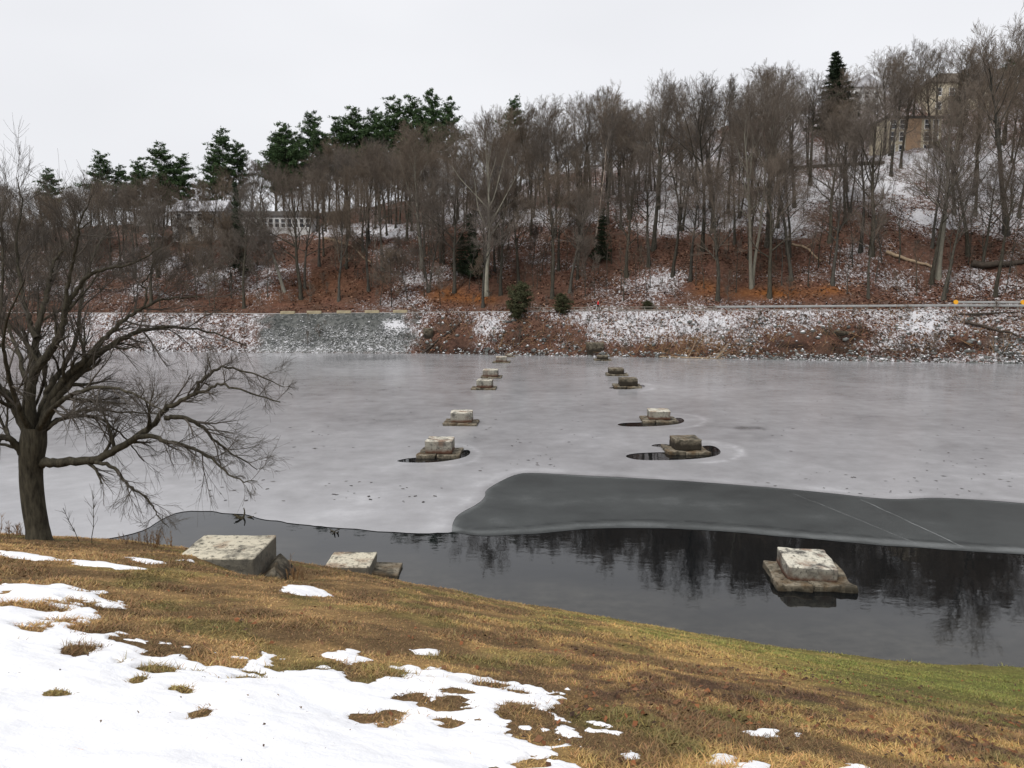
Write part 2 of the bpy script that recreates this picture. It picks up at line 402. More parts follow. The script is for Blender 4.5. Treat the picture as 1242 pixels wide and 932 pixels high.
# snow: a sheet with thickness that thins out and dives under the turf at its edges
def W2(pts): return [near_hit(x, y)[:2] for x, y in pts]
snow_main = [(-500, 716), (0, 714), (60, 714), (112, 722), (156, 734), (150, 748), (112, 752), (82, 760), (108, 768), (170, 772), (232, 790), (300, 800), (350, 808), (402, 812), (470, 806), (540, 809), (592, 820), (655, 843), (662, 856), (610, 862), (585, 876), (640, 884), (705, 880), (742, 888), (700, 903), (660, 900), (690, 925), (740, 950), (560, 1250), (-500, 1250)]
snow_bits = [[(395, 796), (425, 790), (450, 801), (420, 806)], [(498, 790), (530, 790), (528, 796), (500, 795)], [(0, 669), (50, 674), (70, 680), (40, 680), (0, 674)], [(85, 680), (130, 683), (172, 690), (140, 691), (92, 685)], [(148, 675), (200, 683), (180, 685)], [(215, 680), (232, 679), (235, 683)],
             [(340, 717), (362, 711), (380, 713), (400, 722), (365, 723)], [(906, 890), (924, 886), (940, 888), (935, 893), (910, 894)], [(960, 891), (974, 889), (972, 895), (962, 895)], [(868, 919), (880, 918), (884, 926), (872, 927)], [(890, 929), (928, 928), (935, 940), (890, 940)], [(1018, 931), (1040, 929), (1045, 938), (1018, 938)], [(318, 794), (330, 796), (326, 806), (314, 803)],
             [(1120, 799), (1128, 796), (1130, 802), (1121, 803)], [(1150, 798), (1164, 797), (1163, 801), (1150, 801)], [(1205, 799), (1226, 800), (1225, 805), (1208, 804)], [(755, 916), (768, 915), (768, 921), (756, 921)]]
snow_holes = [(95, 787, 24, 5), (42, 737, 40, 5), (10, 733, 20, 3), (110, 765, 30, 6), (540, 855, 28, 11), (460, 873, 36, 8), (640, 866, 34, 11), (655, 897, 40, 9), (508, 848, 30, 4), (450, 818, 40, 9), (195, 790, 26, 8), (352, 806, 26, 8), (598, 832, 22, 3), (220, 838, 10, 3), (70, 843, 8, 2), (240, 867, 7, 4), (165, 826, 7, 4), (705, 916, 9, 4), (140, 752, 20, 4)]
sx_, sy_ = np.meshgrid(np.arange(-15.5, 11.0, .032), np.concatenate([1.7 * 1.0042 ** np.arange(0, 560)])); sy_ = np.minimum(sy_, 24)
fld = poly_sd(sx_, sy_, W2(snow_main)) * .6
fld = fld + (fbm(sx_ * 1.7, sy_ * 2.2, 70, 3) - .5) * .55 * np.clip(1 - np.abs(fld) * .7, 0, 1) + (fbm(sx_ * 6.5, sy_ * 8, 71, 4) - .5) * .34 * np.clip(1 - np.abs(fld) * 1.6, 0, 1)
fld = fld - .4 * sstep(.56, .72, fbm(sx_ * 2.6, sy_ * 3.6, 73, 4)) * sstep(1.5, .2, fld) + (fbm(sx_ * 17, sy_ * 21, 74, 3) - .5) * .16 * sstep(.5, .05, np.abs(fld))
for hx, hy, hw, hh in snow_holes:
    hw, hh = hw * .75, hh * .75
    c = near_hit(hx, hy)[:2]; e = near_hit(hx + hw, hy)[:2]; e2 = near_hit(hx, hy - hh)[:2]
    rx, ry = abs(e[0] - c[0]) + .04, abs(e2[1] - c[1]) + .05
    q = np.sqrt(((sx_ - c[0]) / rx) ** 2 + ((sy_ - c[1]) / ry) ** 2) + (fbm(sx_ * 5, sy_ * 5, 77, 3) - .5) * 1.5 + (fbm(sx_ * 19, sy_ * 19, 78, 2) - .5) * .9
    fld = np.minimum(fld, (q - 1) * min(rx, ry) * .8)
bit_noise = (fbm(sx_ * 5, sy_ * 6, 75, 3) - .5) * .16 + (fbm(sx_ * 17, sy_ * 21, 76, 3) - .5) * .09
for b in snow_bits:
    fld = np.maximum(fld, poly_sd(sx_, sy_, W2(b)) * .9 + .02 + bit_noise)
hgt = np.clip(fld, -.12, 1); hgt = np.where(hgt > 0, .036 * (1 - np.exp(-hgt / .10)), hgt * .6)
sz_ = near_z(sx_, sy_) + hgt + (fbm(sx_ * 1.4, sy_ * 1.4, 5, 3) - .5) * .07 * sstep(0, .5, fld)
keep = (fld > -.12)
Fs = grid_faces(*sx_.shape); kf = keep.ravel()[Fs].any(1) & (np.abs(sy_.ravel()[Fs[:, 0]] - sy_.ravel()[Fs[:, 3]]) > 1e-5); Fs = Fs[kf]
used, inv = np.unique(Fs, return_inverse=True)
o = mesh_np('snow', np.stack([sx_, sy_, sz_], -1).reshape(-1, 3)[used], inv.reshape(-1, 4), M['snow'], smooth=True)
tag(o, 'white patchy melting snow lying on the brown lawn', 'snow', kind='stuff')
def snow_at(X, Y):
    j = np.clip(((X + 15.5) / .032).astype(int), 0, sx_.shape[1] - 1)
    i = np.clip((np.log(np.maximum(Y, 1.71) / 1.7) / math.log(1.0042)).astype(int), 0, sx_.shape[0] - 1)
    return np.where((Y < 17) & (X > -15.4) & (X < 10.9), fld[i, j], -1)

# grass blades, denser near the eye
def blades(n, seed, hmul=1.0, sel=None, wmul=1.0, tone=1.0, at_=None):
    r = np.random.default_rng(seed)
    Y = 2.2 * (26 / 2.2) ** (r.random(n) ** .9); X = (r.random(n) * 1.44 - .72) * Y
    if at_ is not None: X, Y = at_[:, 0], at_[:, 1]; n = len(X)
    f = snow_at(X, Y) if at_ is None else X * 0 - 1; clump = fbm(X * 1.6, Y * 1.6, 91, 3)
    ok = (f < .012) & (Y < shore_near(X) - .1)
    if sel is not None: ok &= sel(X, Y)
    X, Y, clump = X[ok], Y[ok], clump[ok]; n = len(X)
    Z = near_z(X, Y) - .006
    h = (.014 + .026 * sstep(.35, .75, clump)) * (.3 + .8 * r.random(n)) * hmul * (1 + .012 * Y); w = (.0022 + .00034 * Y) * (.7 + .6 * r.random(n)) * wmul
    az = r.random(n) * 2 * math.pi; lean = .8 + 1.6 * r.random(n); la = r.random(n) * 2 * math.pi
    dx, dy = np.cos(az) * w, np.sin(az) * w; lx, ly = np.cos(la) * h * lean, np.sin(la) * h * lean
    P = np.stack([np.stack([X - dx, Y - dy, Z], 1), np.stack([X + dx, Y + dy, Z], 1), np.stack([X + dx * .6 + lx * .45, Y + dy * .6 + ly * .45, Z + h * .7], 1), np.stack([X - dx * .6 + lx * .45, Y - dy * .6 + ly * .45, Z + h * .7], 1), np.stack([X + lx, Y + ly, Z + h], 1)], 1)
    col = lawn_color(X, Y) * tone * (.68 + .7 * r.random(n))[:, None] * (1 + (r.random((n, 3)) - .5) * .25)
    return P, col
def add_blades(sets, name):
    V, F, C, k = [], [], [], 0
    for P, c in sets:
        n = len(P); V.append(P.reshape(-1, 3)); i = np.arange(n)[:, None] * 5 + k
        F.append(np.concatenate([i + np.array([[0, 1, 2]]), i + np.array([[0, 2, 3]]), i + np.array([[3, 2, 4]])], 0)); C.append(np.repeat(c, 5, 0)); k += 5 * n
    return mesh_np(name, np.concatenate(V), np.concatenate(F), M['blade'], attrs={'tint': np.clip(np.concatenate(C), 0, 1)})
def tussock_sel(X, Y):
    px, py = to_px(X, Y, near_z(X, Y)); f = snow_at(X, Y)
    return ((fbm(X * 1.3, Y * 1.3, 64, 3) > .52) & (py > 770)) | (f > -.35) & (fbm(X * 2, Y * 2, 65, 3) > .5)
def hole_blades(seed):
    r = np.random.default_rng(seed); out = []
    for hx, hy, hw, hh in snow_holes:
        c = near_hit(hx, hy); e = near_hit(hx + hw, hy); e2 = near_hit(hx, hy - hh); n = int(np.clip(2600 * abs(e[0] - c[0]) * (abs(e2[1] - c[1]) + .1), 120, 2600))
        out.append(np.stack([c[0] + r.normal(0, .55, n) * abs(e[0] - c[0]), c[1] + r.normal(0, .55, n) * (abs(e2[1] - c[1]) + .04)], 1))
    for k in range(70):                                            # single sprigs
        c = np.array((r.uniform(-4.5, .5), r.uniform(3.4, 7.5))); out.append(c + r.normal(0, .025, (r.integers(3, 14), 2)))
    return np.concatenate(out)
HB = hole_blades(12)
o = add_blades([blades(30000, 3, 1.9, None, .8, 1.25, HB), blades(420000, 1), blades(150000, 2, 1.45, tussock_sel, .8, 1.1)], 'grass')
tag(o, 'short matted dry grass of the lawn', 'grass', kind='stuff')
# tufts poking up through the snow
def leaves(n, seed, region, size, cols, z_of, name, label, up=1.0):
    r = np.random.default_rng(seed); X, Y = region(r, n); n = len(X); Z = z_of(X, Y)
    s = size * (.5 + r.random(n)) ; az = r.random(n) * 6.283
    u = np.stack([np.cos(az), np.sin(az), (r.random(n) - .5) * .8 * up], 1) * s[:, None]; v = np.stack([-np.sin(az), np.cos(az), (r.random(n) - .3) * up], 1) * s[:, None] * .55
    c0 = np.stack([X, Y, Z], 1)
    V = np.stack([c0 - u, c0 - v * .9 + u * .1, c0 + u, c0 + v + u * .1 + np.array((0, 0, up)) * (s * .35)[:, None]], 1)
    col = np.array(cols)[r.integers(0, len(cols), n)] * (.6 + .8 * r.random(n))[:, None]
    o = mesh_np(name, V.reshape(-1, 3), np.arange(4 * n).reshape(-1, 4), M['leaf'], attrs={'tint': np.repeat(col, 4, 0)})
    return tag(o, label, 'leaves', kind='stuff')
def lawn_region(r, n):
    Y = 2.6 * (24 / 2.6) ** r.random(n); X = (r.random(n) * 1.4 - .7) * Y
    px, py = to_px(X, Y, near_z(X, Y)); d = fbm(X * .9, Y * .9, 13, 3)
    band = np.exp(-((py - (805 + (px - 620) * .145)) / 45) ** 2) * sstep(500, 720, px)
    ok = (Y < shore_near(X) - .5) & (r.random(n) < .05 + .9 * band * sstep(.45, .6, d)) & (snow_at(X, Y) < 0)
    return X[ok], Y[ok]
def snow_region(r, n):
    Y = 3.2 * (11 / 3.2) ** r.random(n); X = (r.random(n) * 1.3 - .68) * Y; ok = (snow_at(X, Y) > .05) & (fbm(X * 1.2, Y * 1.2, 88, 3) > .5)
    return X[ok], Y[ok]
leaves(520, 35, snow_region, .009, [(.16, .11, .07), (.09, .06, .045), (.25, .17, .1)], lambda X, Y: near_z(X, Y) + .05 + (fbm(X * 1.4, Y * 1.4, 5, 3) - .5) * .07, 'leaf_crumbs', 'small crumbs of leaf and straw lying on the snow')
leaves(20000, 5, lawn_region, .024, [(.10, .05, .028), (.15, .075, .04), (.065, .04, .027), (.2, .08, .035)], lambda X, Y: near_z(X, Y) + .02, 'leaves', 'brown dead leaves scattered over the lawn')

# ------------------------------------------------------------------ far shore and hill
_fp = [on_plane(x, y)[:2] for x, y in ((-300, 420), (0, 424.5), (300, 428), (500, 429), (700, 432.5), (950, 437), (1242, 442), (1500, 447))]
_fx = np.array([p[0] for p in _fp]); _fy = np.array([p[1] for p in _fp])
def shore_far(X): return np.interp(X, _fx, _fy) 
UU = [-.8, -.64, -.38, -.15, 0, .2, .4, .64, .8]
def pathz(X): return np.interp(X, [-60, -38, 8, 60], [5.6, 5.6, 6.15, 6.7])
BW = 9.0                                             # width of the bank between water and path
def far_z(X, Y, rough=True):
    X = np.asarray(X, float); Y = np.asarray(Y, float)
    t = Y - shore_far(X); u = X / np.maximum(Y, 1); P = pathz(X)
    s1 = np.interp(u, UU, [.38, .40, .42, .47, .50, .55, .60, .60, .6]); z1 = np.interp(u, UU, [20, 20, 21, 22.5, 24, 30, 35.5, 37, 37]); tw = np.interp(u, UU, [14, 14, 16, 10, 6, 8, 13, 13, 13])
    s2 = np.interp(u, UU, [.2, .2, .22, .3, .34, .45, .6, .6, .6]); zm = np.interp(u, UU, [23, 23, 26, 30, 34, 43, 57, 62, 62])
    bank = P * np.clip(t / BW, -1, 1) ** 1.0
    t1 = BW + 3.6 + (z1 - P) / s1
    z = np.where(t < BW, bank, np.where(t < BW + 3.6, P, np.where(t < t1, P + s1 * (t - BW - 3.6), np.where(t < t1 + tw, z1 + .03 * (t - t1), z1 + .03 * tw + s2 * (t - t1 - tw)))))
    ov = np.maximum(z - zm, 0); z = np.where(z > zm, zm + 4 * (1 - np.exp(-ov / 4)), z)
    if rough:
        k = sstep(BW + 3.6, BW + 9, t)
        z = z + (fbm(X * .09, Y * .09, 2, 4) - .5) * 4.5 * k + (fbm(X * .5, Y * .5, 4, 3) - .5) * .9 * k
        kb = sstep(.2, 2, t) * sstep(BW + .2, BW - 1.5, t)
        z = z + (fbm(X * .3, Y * .3, 6, 3) - .5) * 1.8 * kb + (fbm(X * 1.1, Y * 1.1, 8, 3) - .5) * 1.3 * kb
    return np.maximum(z, -2)
def far_hit(px, py):
    d = ray(px, py); Y = np.arange(95, 290, .15); t = Y / d[1]
    Z = CAM_H + d[2] * t; g = far_z(d[0] * t, Y); hit = Z < g
    i = np.argmax(hit)
    return np.array((d[0] * t[i], Y[i], g[i])) if hit.any() else at(px, py, 200)
tt = np.concatenate([np.arange(-4, 0, .5), np.arange(0, 16, .25), np.arange(16, 70, .5), np.arange(70, 220, 3)])
fx = np.arange(-230, 230, .55)
TX, TT = np.meshgrid(fx, tt); TY = TT + shore_far(TX); TZ = far_z(TX, TY)
PX, PY = to_px(TX, TY, TZ)
def blob(x, y, sx, sy): return np.exp(-(((PX - x) / sx) ** 2 + ((PY - y) / sy) ** 2))
inb = (TT < BW + .1)
xr = np.interp(PX, [0, 1242], [0, 1])
riprap = sstep(-.5, .6, TT) * inb * (sstep(296, 318, PX + (fbm(TX * .6, TY * .6, 11, 3) - .5) * 26 - (430 - PY) * .25) * sstep(508, 488, PX + (fbm(TX * .6, TY * .6, 12, 3) - .5) * 40 + (430 - PY) * .0))
rip2 = inb * sstep(1185, 1225, PX - (PY - 420) * .6) * sstep(402, 416, PY) * .8
riprap = np.maximum(riprap, rip2)
snow = np.where(inb, .45, 0.0)
up = ~inb & (TT > BW + 3.6)
low = .37 - .0045 * (375 - PY)                              # snow thins with height just above the path
low = np.clip(low, .27, .6) * sstep(330, 470, PX)
snow = np.where(up, low, snow)
hi_r = sstep(640, 800, PX) * sstep(312, 270, PY + (fbm(TX * .1, TY * .1, 31, 3) - .5) * 60)
snow = np.where(up, np.maximum(snow, hi_r * .58 * (.7 + .3 * sstep(150, 215, PY + (fbm(TX * .08, TY * .08, 49, 3) - .5) * 60))), snow)
snow = np.where(up, np.maximum(snow, .62 * np.exp(-((PY - 262) / 17) ** 2) * sstep(470, 560, PX) * sstep(820, 700, PX)), snow)
snow = np.where(up, np.maximum(snow, .6 * np.exp(-((PY - 282) / 14) ** 2) * sstep(330, 420, PX) * sstep(560, 480, PX)), snow)
snow = np.where(up & (PX < 380), np.maximum(snow, .12 + .3 * np.exp(-((PY - 330) / 30) ** 2)), snow)
snow = np.where(up, np.maximum(snow, .42 * sstep(266, 240, PY + (fbm(TX * .1, TY * .1, 48, 3) - .5) * 40)), snow)
for bx, by, bsx, bsy, w in ((505, 335, 45, 25, .22), (640, 350, 60, 25, -.35), (560, 355, 45, 14, -.5), (930, 352, 55, 9, -.6), (850, 348, 18, 12, -.3), (410, 330, 60, 30, -.3), (800, 340, 40, 22, .2), (1120, 340, 130, 22, .18), (1040, 270, 60, 22, -.25), (1170, 310, 60, 25, -.2), (760, 310, 60, 30, -.25), (900, 310, 80, 22, -.3)):
    snow = snow + np.where(up, w * blob(bx, by, bsx, bsy), 0)
for bx, by, bsx, bsy, w in ((548, 408, 22, 20, -.6), (640, 405, 34, 18, -.6), (700, 412, 16, 14, -.25), (600, 395, 20, 14, .22), (760, 395, 60, 14, .14), (850, 390, 60, 10, .14), (985, 415, 45, 13, -.5), (1030, 405, 22, 8, -.5), (1120, 390, 22, 12, .4), (1190, 405, 40, 14, -.05), (1180, 415, 30, 8, -.4), (800, 425, 60, 8, -.3), (60, 405, 40, 15, .15), (20, 385, 40, 14, -.5), (200, 400, 60, 20, .1), (530, 420, 30, 10, -.3), (900, 428, 400, 5, -.2)):
    snow = snow + np.where(inb, w * blob(bx, by, bsx, bsy), 0)
snow = snow + np.where(up, (fbm(TX * .16 + TY * .08, TY * .16, 47, 4) - .5) * .6, 0)
snow = snow + np.where(up & (PX < 480),   .10 * sstep(.48, .62, fbm(TX * .13, TY * .13, 37, 3)), 0)
snow = np.where((TT > BW) & (TT < BW + 3.6), .45, snow)
snow = snow * (1 - riprap) + riprap * (.26 + .17 * sstep(395, 425, PY) + .5 * blob(478, 395, 16, 10) - .35 * blob(400, 385, 60, 8))
orange = np.where(up, .9 * blob(545, 358, 26, 9) + .8 * blob(585, 363, 20, 6) + .9 * blob(935, 356, 48, 7) + .7 * blob(855, 350, 14, 9) + .22 * blob(400, 345, 60, 18) + .8 * blob(1010, 352, 20, 6) + .15 * blob(330, 360, 60, 12), 0)
orange = np.clip(orange * (.5 + fbm(TX * .6, TY * .6, 15, 3)), 0, 1)
dark = inb * np.clip(.45 * sstep(.52, .66, fbm(TX * .35, TY * .6, 27, 3)) * sstep(6, 2, TT) * (1 - riprap) + .8 * blob(1030, 410, 14, 5) + .7 * blob(520, 424, 14, 7) + .7 * blob(965, 420, 25, 7) + .6 * blob(1165, 418, 22, 6) + .5 * blob(560, 422, 30, 6) + .55 * np.exp(-((TT - .5) / .6) ** 2) * (fbm(TX * .5, TY * 0, 14, 2) > .45) * (1 - riprap), 0, .9)
o = mesh_np('hillside', np.stack([TX, TY, TZ], -1).reshape(-1, 3), grid_faces(*TX.shape), M['far'], smooth=True, attrs={'snow': snow.ravel(), 'rip': riprap.ravel(), 'orange': orange.ravel(), 'dark': dark.ravel()})
tag(o, 'wooded hillside of red leaf litter and thin snow across the lake', 'hillside', kind='structure')
# loose stones of the riprap and rubble at the water line
rr = np.random.default_rng(3)
def rocks(pts, sizes, name, mat, label, cat='stones'):
    base = bmesh.new(); bmesh.ops.create_icosphere(base, subdivisions=1, radius=1); bv = np.array([v.co[:] for v in base.verts]); bf = np.array([[v.index for v in f.verts] for f in base.faces]); base.free()
    V, F = [], []
    for i, (p, s) in enumerate(zip(pts, sizes)):
        v = bv * (1 + (rr.random((len(bv), 1)) - .5) * .6) * s * np.array((1, .8, .6)) * (.7 + .6 * rr.random(3))
        a = rr.random() * 6.28; c, sn = math.cos(a), math.sin(a)
        V.append(v @ np.array(((c, -sn, 0), (sn, c, 0), (0, 0, 1))) + p); F.append(bf + i * len(bv))
    return tag(mesh_np(name, np.concatenate(V), np.concatenate(F), mat), label, cat, kind='stuff')
k_rock = NT('snow_capped_rock'); _g = k_rock.n('ShaderNodeNewGeometry'); _s = k_rock.n('ShaderNodeSeparateXYZ'); k_rock.l(_g.outputs['Normal'], _s.inputs[0])
_v = k_rock.coord('Object'); _n = k_rock.noise(_v, .9, 4); _n2 = k_rock.noise(_v, .35, 2)
_f = k_rock.ramp(k_rock.math('ADD', k_rock.math('MULTIPLY', _s.outputs['Z'], .35), k_rock.math('MULTIPLY', _n, .65)), [(.60, 0.), (.68, .95)])
M['caprock'] = k_rock.set(k_rock.mix(_f, k_rock.ramp(_n2, [(.3, (.075, .08, .077)), (.7, (.17, .175, .165))]), (.8, .8, .83)), .9, .2)
pts, sz = [], []
for i in range(3600):
    px, py = rr.uniform(300, 505), rr.uniform(382, 429)
    if px > 500 - (430 - py) * .1 or px < 318 - (430 - py) * .1: continue
    if py < 398 and rr.random() < .75: continue
    p = far_hit(px, py)
    if p[1] - shore_far(p[0]) > BW: continue
    pts.append(p - np.array((0, 0, .03))); sz.append(rr.uniform(.08, .22))
rocks(pts, sz, 'riprap', M['caprock'], 'grey riprap stones with specks of snow on the far bank')
pts, sz = [], []
for i in range(900):
    px = rr.uniform(520, 1300); X, Y = on_plane(px, np.interp(px, [500, 700, 950, 1242, 1500], [429.3, 432.7, 437, 442, 447]))[:2]; t = rr.random() ** 2 * 1.6
    pts.append(np.array((X, Y + t, far_z(X, Y + t)))); sz.append(rr.uniform(.08, .32))
for i in range(420):
    px, py = rr.uniform(505, 1290), rr.uniform(384, 437); p = far_hit(px, py)
    if .3 < p[1] - shore_far(p[0]) < BW - .6: pts.append(p - np.array((0, 0, .12))); sz.append(rr.uniform(.15, .5))
rocks(pts, sz, 'shore_rubble', M['caprock'], 'dark rocks and rubble with flecks of snow on the far bank')
def far_region(r, n):
    t = np.where(r.random(n) < .2, r.uniform(.3, BW, n), r.uniform(BW + 3.4, 46, n)); u = r.uniform(-.68, .72, n); Y = np.full(n, 118.)
    for _ in range(5): Y = shore_far(u * Y) + t
    X = u * Y; px, py = to_px(X, Y, far_z(X, Y)); ok = (fbm(X * .35, Y * .35, 61, 3) > .4) & ~((px > 300) & (px < 505) & (t < BW + .2))
    return X[ok], Y[ok]
leaves(70000, 25, far_region, .17, [(.07, .032, .022), (.125, .058, .036), (.18, .09, .055), (.035, .022, .016), (.26, .16, .105), (.10, .06, .042)], lambda X, Y: far_z(X, Y) + .05, 'leaf_litter', 'red and brown leaf litter on the far bank and slope')
# sticks and brush on the bank
T = Tubes()
for i in range(900):
    px, py = rr.uniform(505, 1260), rr.uniform(383, 436)
    if rr.random() < .3: px, py = rr.normal(840, 45), rr.uniform(412, 434)
    p = far_hit(px, py)
    if p[1] - shore_far(p[0]) > BW or p[1] < shore_far(p[0]) - 1: continue
    a = rr.normal(.5, .7); L = rr.uniform(.5, 2.6); d = np.array((math.cos(a) * (1 if rr.random() < .7 else -1), .35, math.sin(abs(a)) * .8 + .1)); d /= np.linalg.norm(d)
    q = [p - d * .1, p + d * L * .5 + rr.normal(0, .08, 3), p + d * L + rr.normal(0, .12, 3)]
    T.tube(q, np.array((.035, .026, .01)) * rr.uniform(.5, 1.3), 3)
o = T.build('brush', M['tan'], smooth=False); tag(o, 'tangle of dry sticks and stalks on the far bank', 'brush', kind='stuff')

T = Tubes()
for i in range(1500):
    px, py = rr.uniform(505, 1260), rr.uniform(384, 437)
    if float(fbm(px * .03, py * .08, 29, 3)) < .5: continue
    p = far_hit(px, py)
    if not (0 < p[1] - shore_far(p[0]) < BW): continue
    for k in range(3):
        d = rr.normal(0, 1, 3); d[2] = abs(d[2]) + .3; L = rr.uniform(.5, 1.6); T.tube(grow(rr, p - (0, 0, .1), d, L, 3, .2, -.05), np.array((.03, .024, .018, .01)) * rr.uniform(.6, 1.3), 3)
o = T.build('dark_brush', M['bark'], smooth=False); tag(o, 'dark tangled brush and brambles on the far bank', 'brush', kind='stuff')

def strip(name, ta, tb, xa, xb, dz, mat, label, cat='path'):
    X = np.arange(xa, xb, .8); V = []
    for x in X:
        ysh = shore_far(x); z = pathz(x) + dz
        V += [(x, ysh + ta, z), (x, ysh + tb, z)]
    n = len(X); F = [(2 * i, 2 * i + 2, 2 * i + 3, 2 * i + 1) for i in range(n - 1)]
    return tag(mesh_np(name, V, F, mat, smooth=True), label, cat, kind='structure')
strip('path', BW + .25, BW + 3.3, -140, 140, .03, M['path'], 'snow dusted gravel path above the far bank')

# lakebed, water and the ice sheets
V = [(-400, -200, -2.6), (400, -200, -2.6), (400, 500, -2.6), (-400, 500, -2.6)]
tag(mesh_np('ground', V, [(0, 1, 2, 3)], M['rock']), 'ground under the lake', 'ground', kind='structure')
wx, wy = np.meshgrid(np.concatenate([[-170, -100], np.arange(-60, 40, .5), [80, 150]]), np.concatenate([np.arange(12, 40, .25), np.arange(40, 150, 4)]))
shal = sstep(3.2, -.4, wy - shore_near(wx) + (fbm(wx * .6, wy * .6, 18, 3) - .5) * 3) * .9
o = mesh_np('water', np.stack([wx, wy, wx * 0], -1).reshape(-1, 3), grid_faces(*wx.shape), M['water'], smooth=True, attrs={'shallow': shal.ravel()})
tag(o, 'open dark water along the near shore', 'water', kind='structure')
def P0(pts): return [tuple(on_plane(x, y)[:2]) for x, y in pts]
def smooth_loop(pts, it=2, closed=True):
    P = [np.array(p) for p in pts]
    for _ in range(it):
        Q = []
        for i in range(len(P) if closed else len(P) - 1):
            a, b = P[i], P[(i + 1) % len(P)]; Q += [a * .75 + b * .25, a * .25 + b * .75]
        P = Q if closed else [P[0]] + Q + [P[-1]]
    return P
edge_a = [(-260, 655), (0, 655), (110, 657), (170, 648), (196, 630), (222, 620), (277, 622), (330, 632), (380, 638), (450, 644), (520, 647.5), (548, 646)]
edge_b = [(548, 646), (549, 634), (556, 624), (580, 612), (589, 603), (588, 596), (602, 587), (622, 577), (640, 573.5), (700, 577), (800, 582), (900, 589), (1000, 598), (1065, 605.5), (1100, 606.5), (1130, 604), (1180, 606.5), (1242, 611), (1500, 634)]
edge_c = [(548, 646), (580, 651), (640, 648.5), (700, 642.5), (760, 640), (830, 642), (920, 648.5), (1000, 656), (1100, 664), (1180, 669.5), (1242, 672.5), (1500, 690)]
def wig(P, amp, sc, seed):
    return [p + amp * np.array((0, float(fbm(p[0] * sc, 3.3, seed, 3)) - .5)) for p in P]
def dens(P, step):
    out = []
    for a, b in zip(P[:-1], P[1:]):
        n = max(1, int(np.linalg.norm(np.array(b) - a) / step)); out += [np.array(a) + (np.array(b) - a) * i / n for i in range(n)]
    return out + [np.array(P[-1])]
EA = wig(dens(smooth_loop(P0(edge_a), 2, False), .25), .55, 1.1, 3); EB = dens(smooth_loop(P0(edge_b), 2, False), .25); EC = wig(dens(smooth_loop(P0(edge_c), 2, False), .25), .22, .9, 5)
EA[-1] = EB[0] = EC[0] = np.array(P0([(548, 646)])[0])
far_edge = [(_fx[i], _fy[i] + 1.0) for i in range(len(_fx))]
ice_loop = EA[:-1] + EB + [np.array((EB[-1][0] + 30, EB[-1][1]))] + [np.array(p) for p in dens([np.array(p) for p in far_edge[::-1]], 3)]
thin_loop = EB + EC[:0:-1]
holes = [P0(h) for h in ([(478, 560.5), (490, 557), (508, 555.5), (530, 553), (552, 551), (566, 545.5), (571, 548), (569, 553), (556, 557.5), (530, 561.5), (500, 562)],
                         [(757, 553.5), (768, 550.5), (790, 549.5), (812, 549), (840, 547), (852, 541), (866, 541), (875, 547.5), (872, 553), (850, 557), (815, 558.8), (780, 559), (764, 557)],
                         [(747, 515.5), (757, 513.3), (775, 513), (800, 511.5), (816, 508), (826, 507), (831, 511), (826, 514.5), (805, 517), (775, 518.2), (755, 517.7)],
                         [(738, 470.5), (748, 469.5), (762, 469.5), (776, 467), (784, 468.5), (778, 471.5), (760, 473), (742, 472.5)],
                         [(788, 541.5), (796, 539), (812, 539.5), (815, 542.5), (800, 543)])]
holes = [[tuple(p) for p in smooth_loop(h, 2)] for h in holes]
def inside(P, poly): return poly_sd(P[:, 0], P[:, 1], poly) > 0
def sheet(name, loop, holes, interior, z, mat, frost, label, cat):
    pts, edges = [], []
    def add(lp):
        k = len(pts); pts.extend([Vector((float(p[0]), float(p[1]))) for p in lp]); edges.extend([(k + i, k + (i + 1) % len(lp)) for i in range(len(lp))])
    add(loop); [add(h) for h in holes]
    I = np.asarray(interior); ok = poly_sd(I[:, 0], I[:, 1], loop) > .12
    for h in holes: ok &= poly_sd(I[:, 0], I[:, 1], h) < -.06
    pts += [Vector((float(p[0]), float(p[1]))) for p in I[ok]]
    v, e, f, *_ = delaunay_2d_cdt(pts, edges, [], 0, 1e-5)
    v = np.array([p[:] for p in v]); f = np.array([t for t in f if len(t) == 3])
    c = v[f].mean(1); kf = inside(c, loop)
    for h in holes: kf &= ~inside(c, h)
    f = f[kf]
    a = v[f[:, 1]] - v[f[:, 0]]; b = v[f[:, 2]] - v[f[:, 0]]; fl = a[:, 0] * b[:, 1] - a[:, 1] * b[:, 0] < 0; f[fl] = f[fl][:, ::-1]
    o = mesh_np(name, np.c_[v, np.full(len(v), z)], f, mat, smooth=True, attrs={'frost': frost(v[:, 0], v[:, 1])})
    return tag(o, label, cat, kind='structure')
gi = []
for y in np.concatenate([np.arange(425, 520, 1.6), np.arange(520, 660, 2.2)]):
    for x in np.arange(-200, 1450, 11 if y > 470 else 14): gi.append(on_plane(x + rr.uniform(-3, 3), y + rr.uniform(-.5, .5))[:2])
for hx, hy, w, h in ((535, 555, 60, 16), (830, 552, 80, 18), (800, 512, 60, 14), (760, 470, 45, 8), (620, 580, 60, 12)):
    for i in range(500): gi.append(on_plane(hx + rr.uniform(-w, w), hy + rr.uniform(-h, h))[:2])
def ell(px, py, cx, cy, rx, ry): return np.sqrt(((px - cx) / rx) ** 2 + ((py - cy) / ry) ** 2)
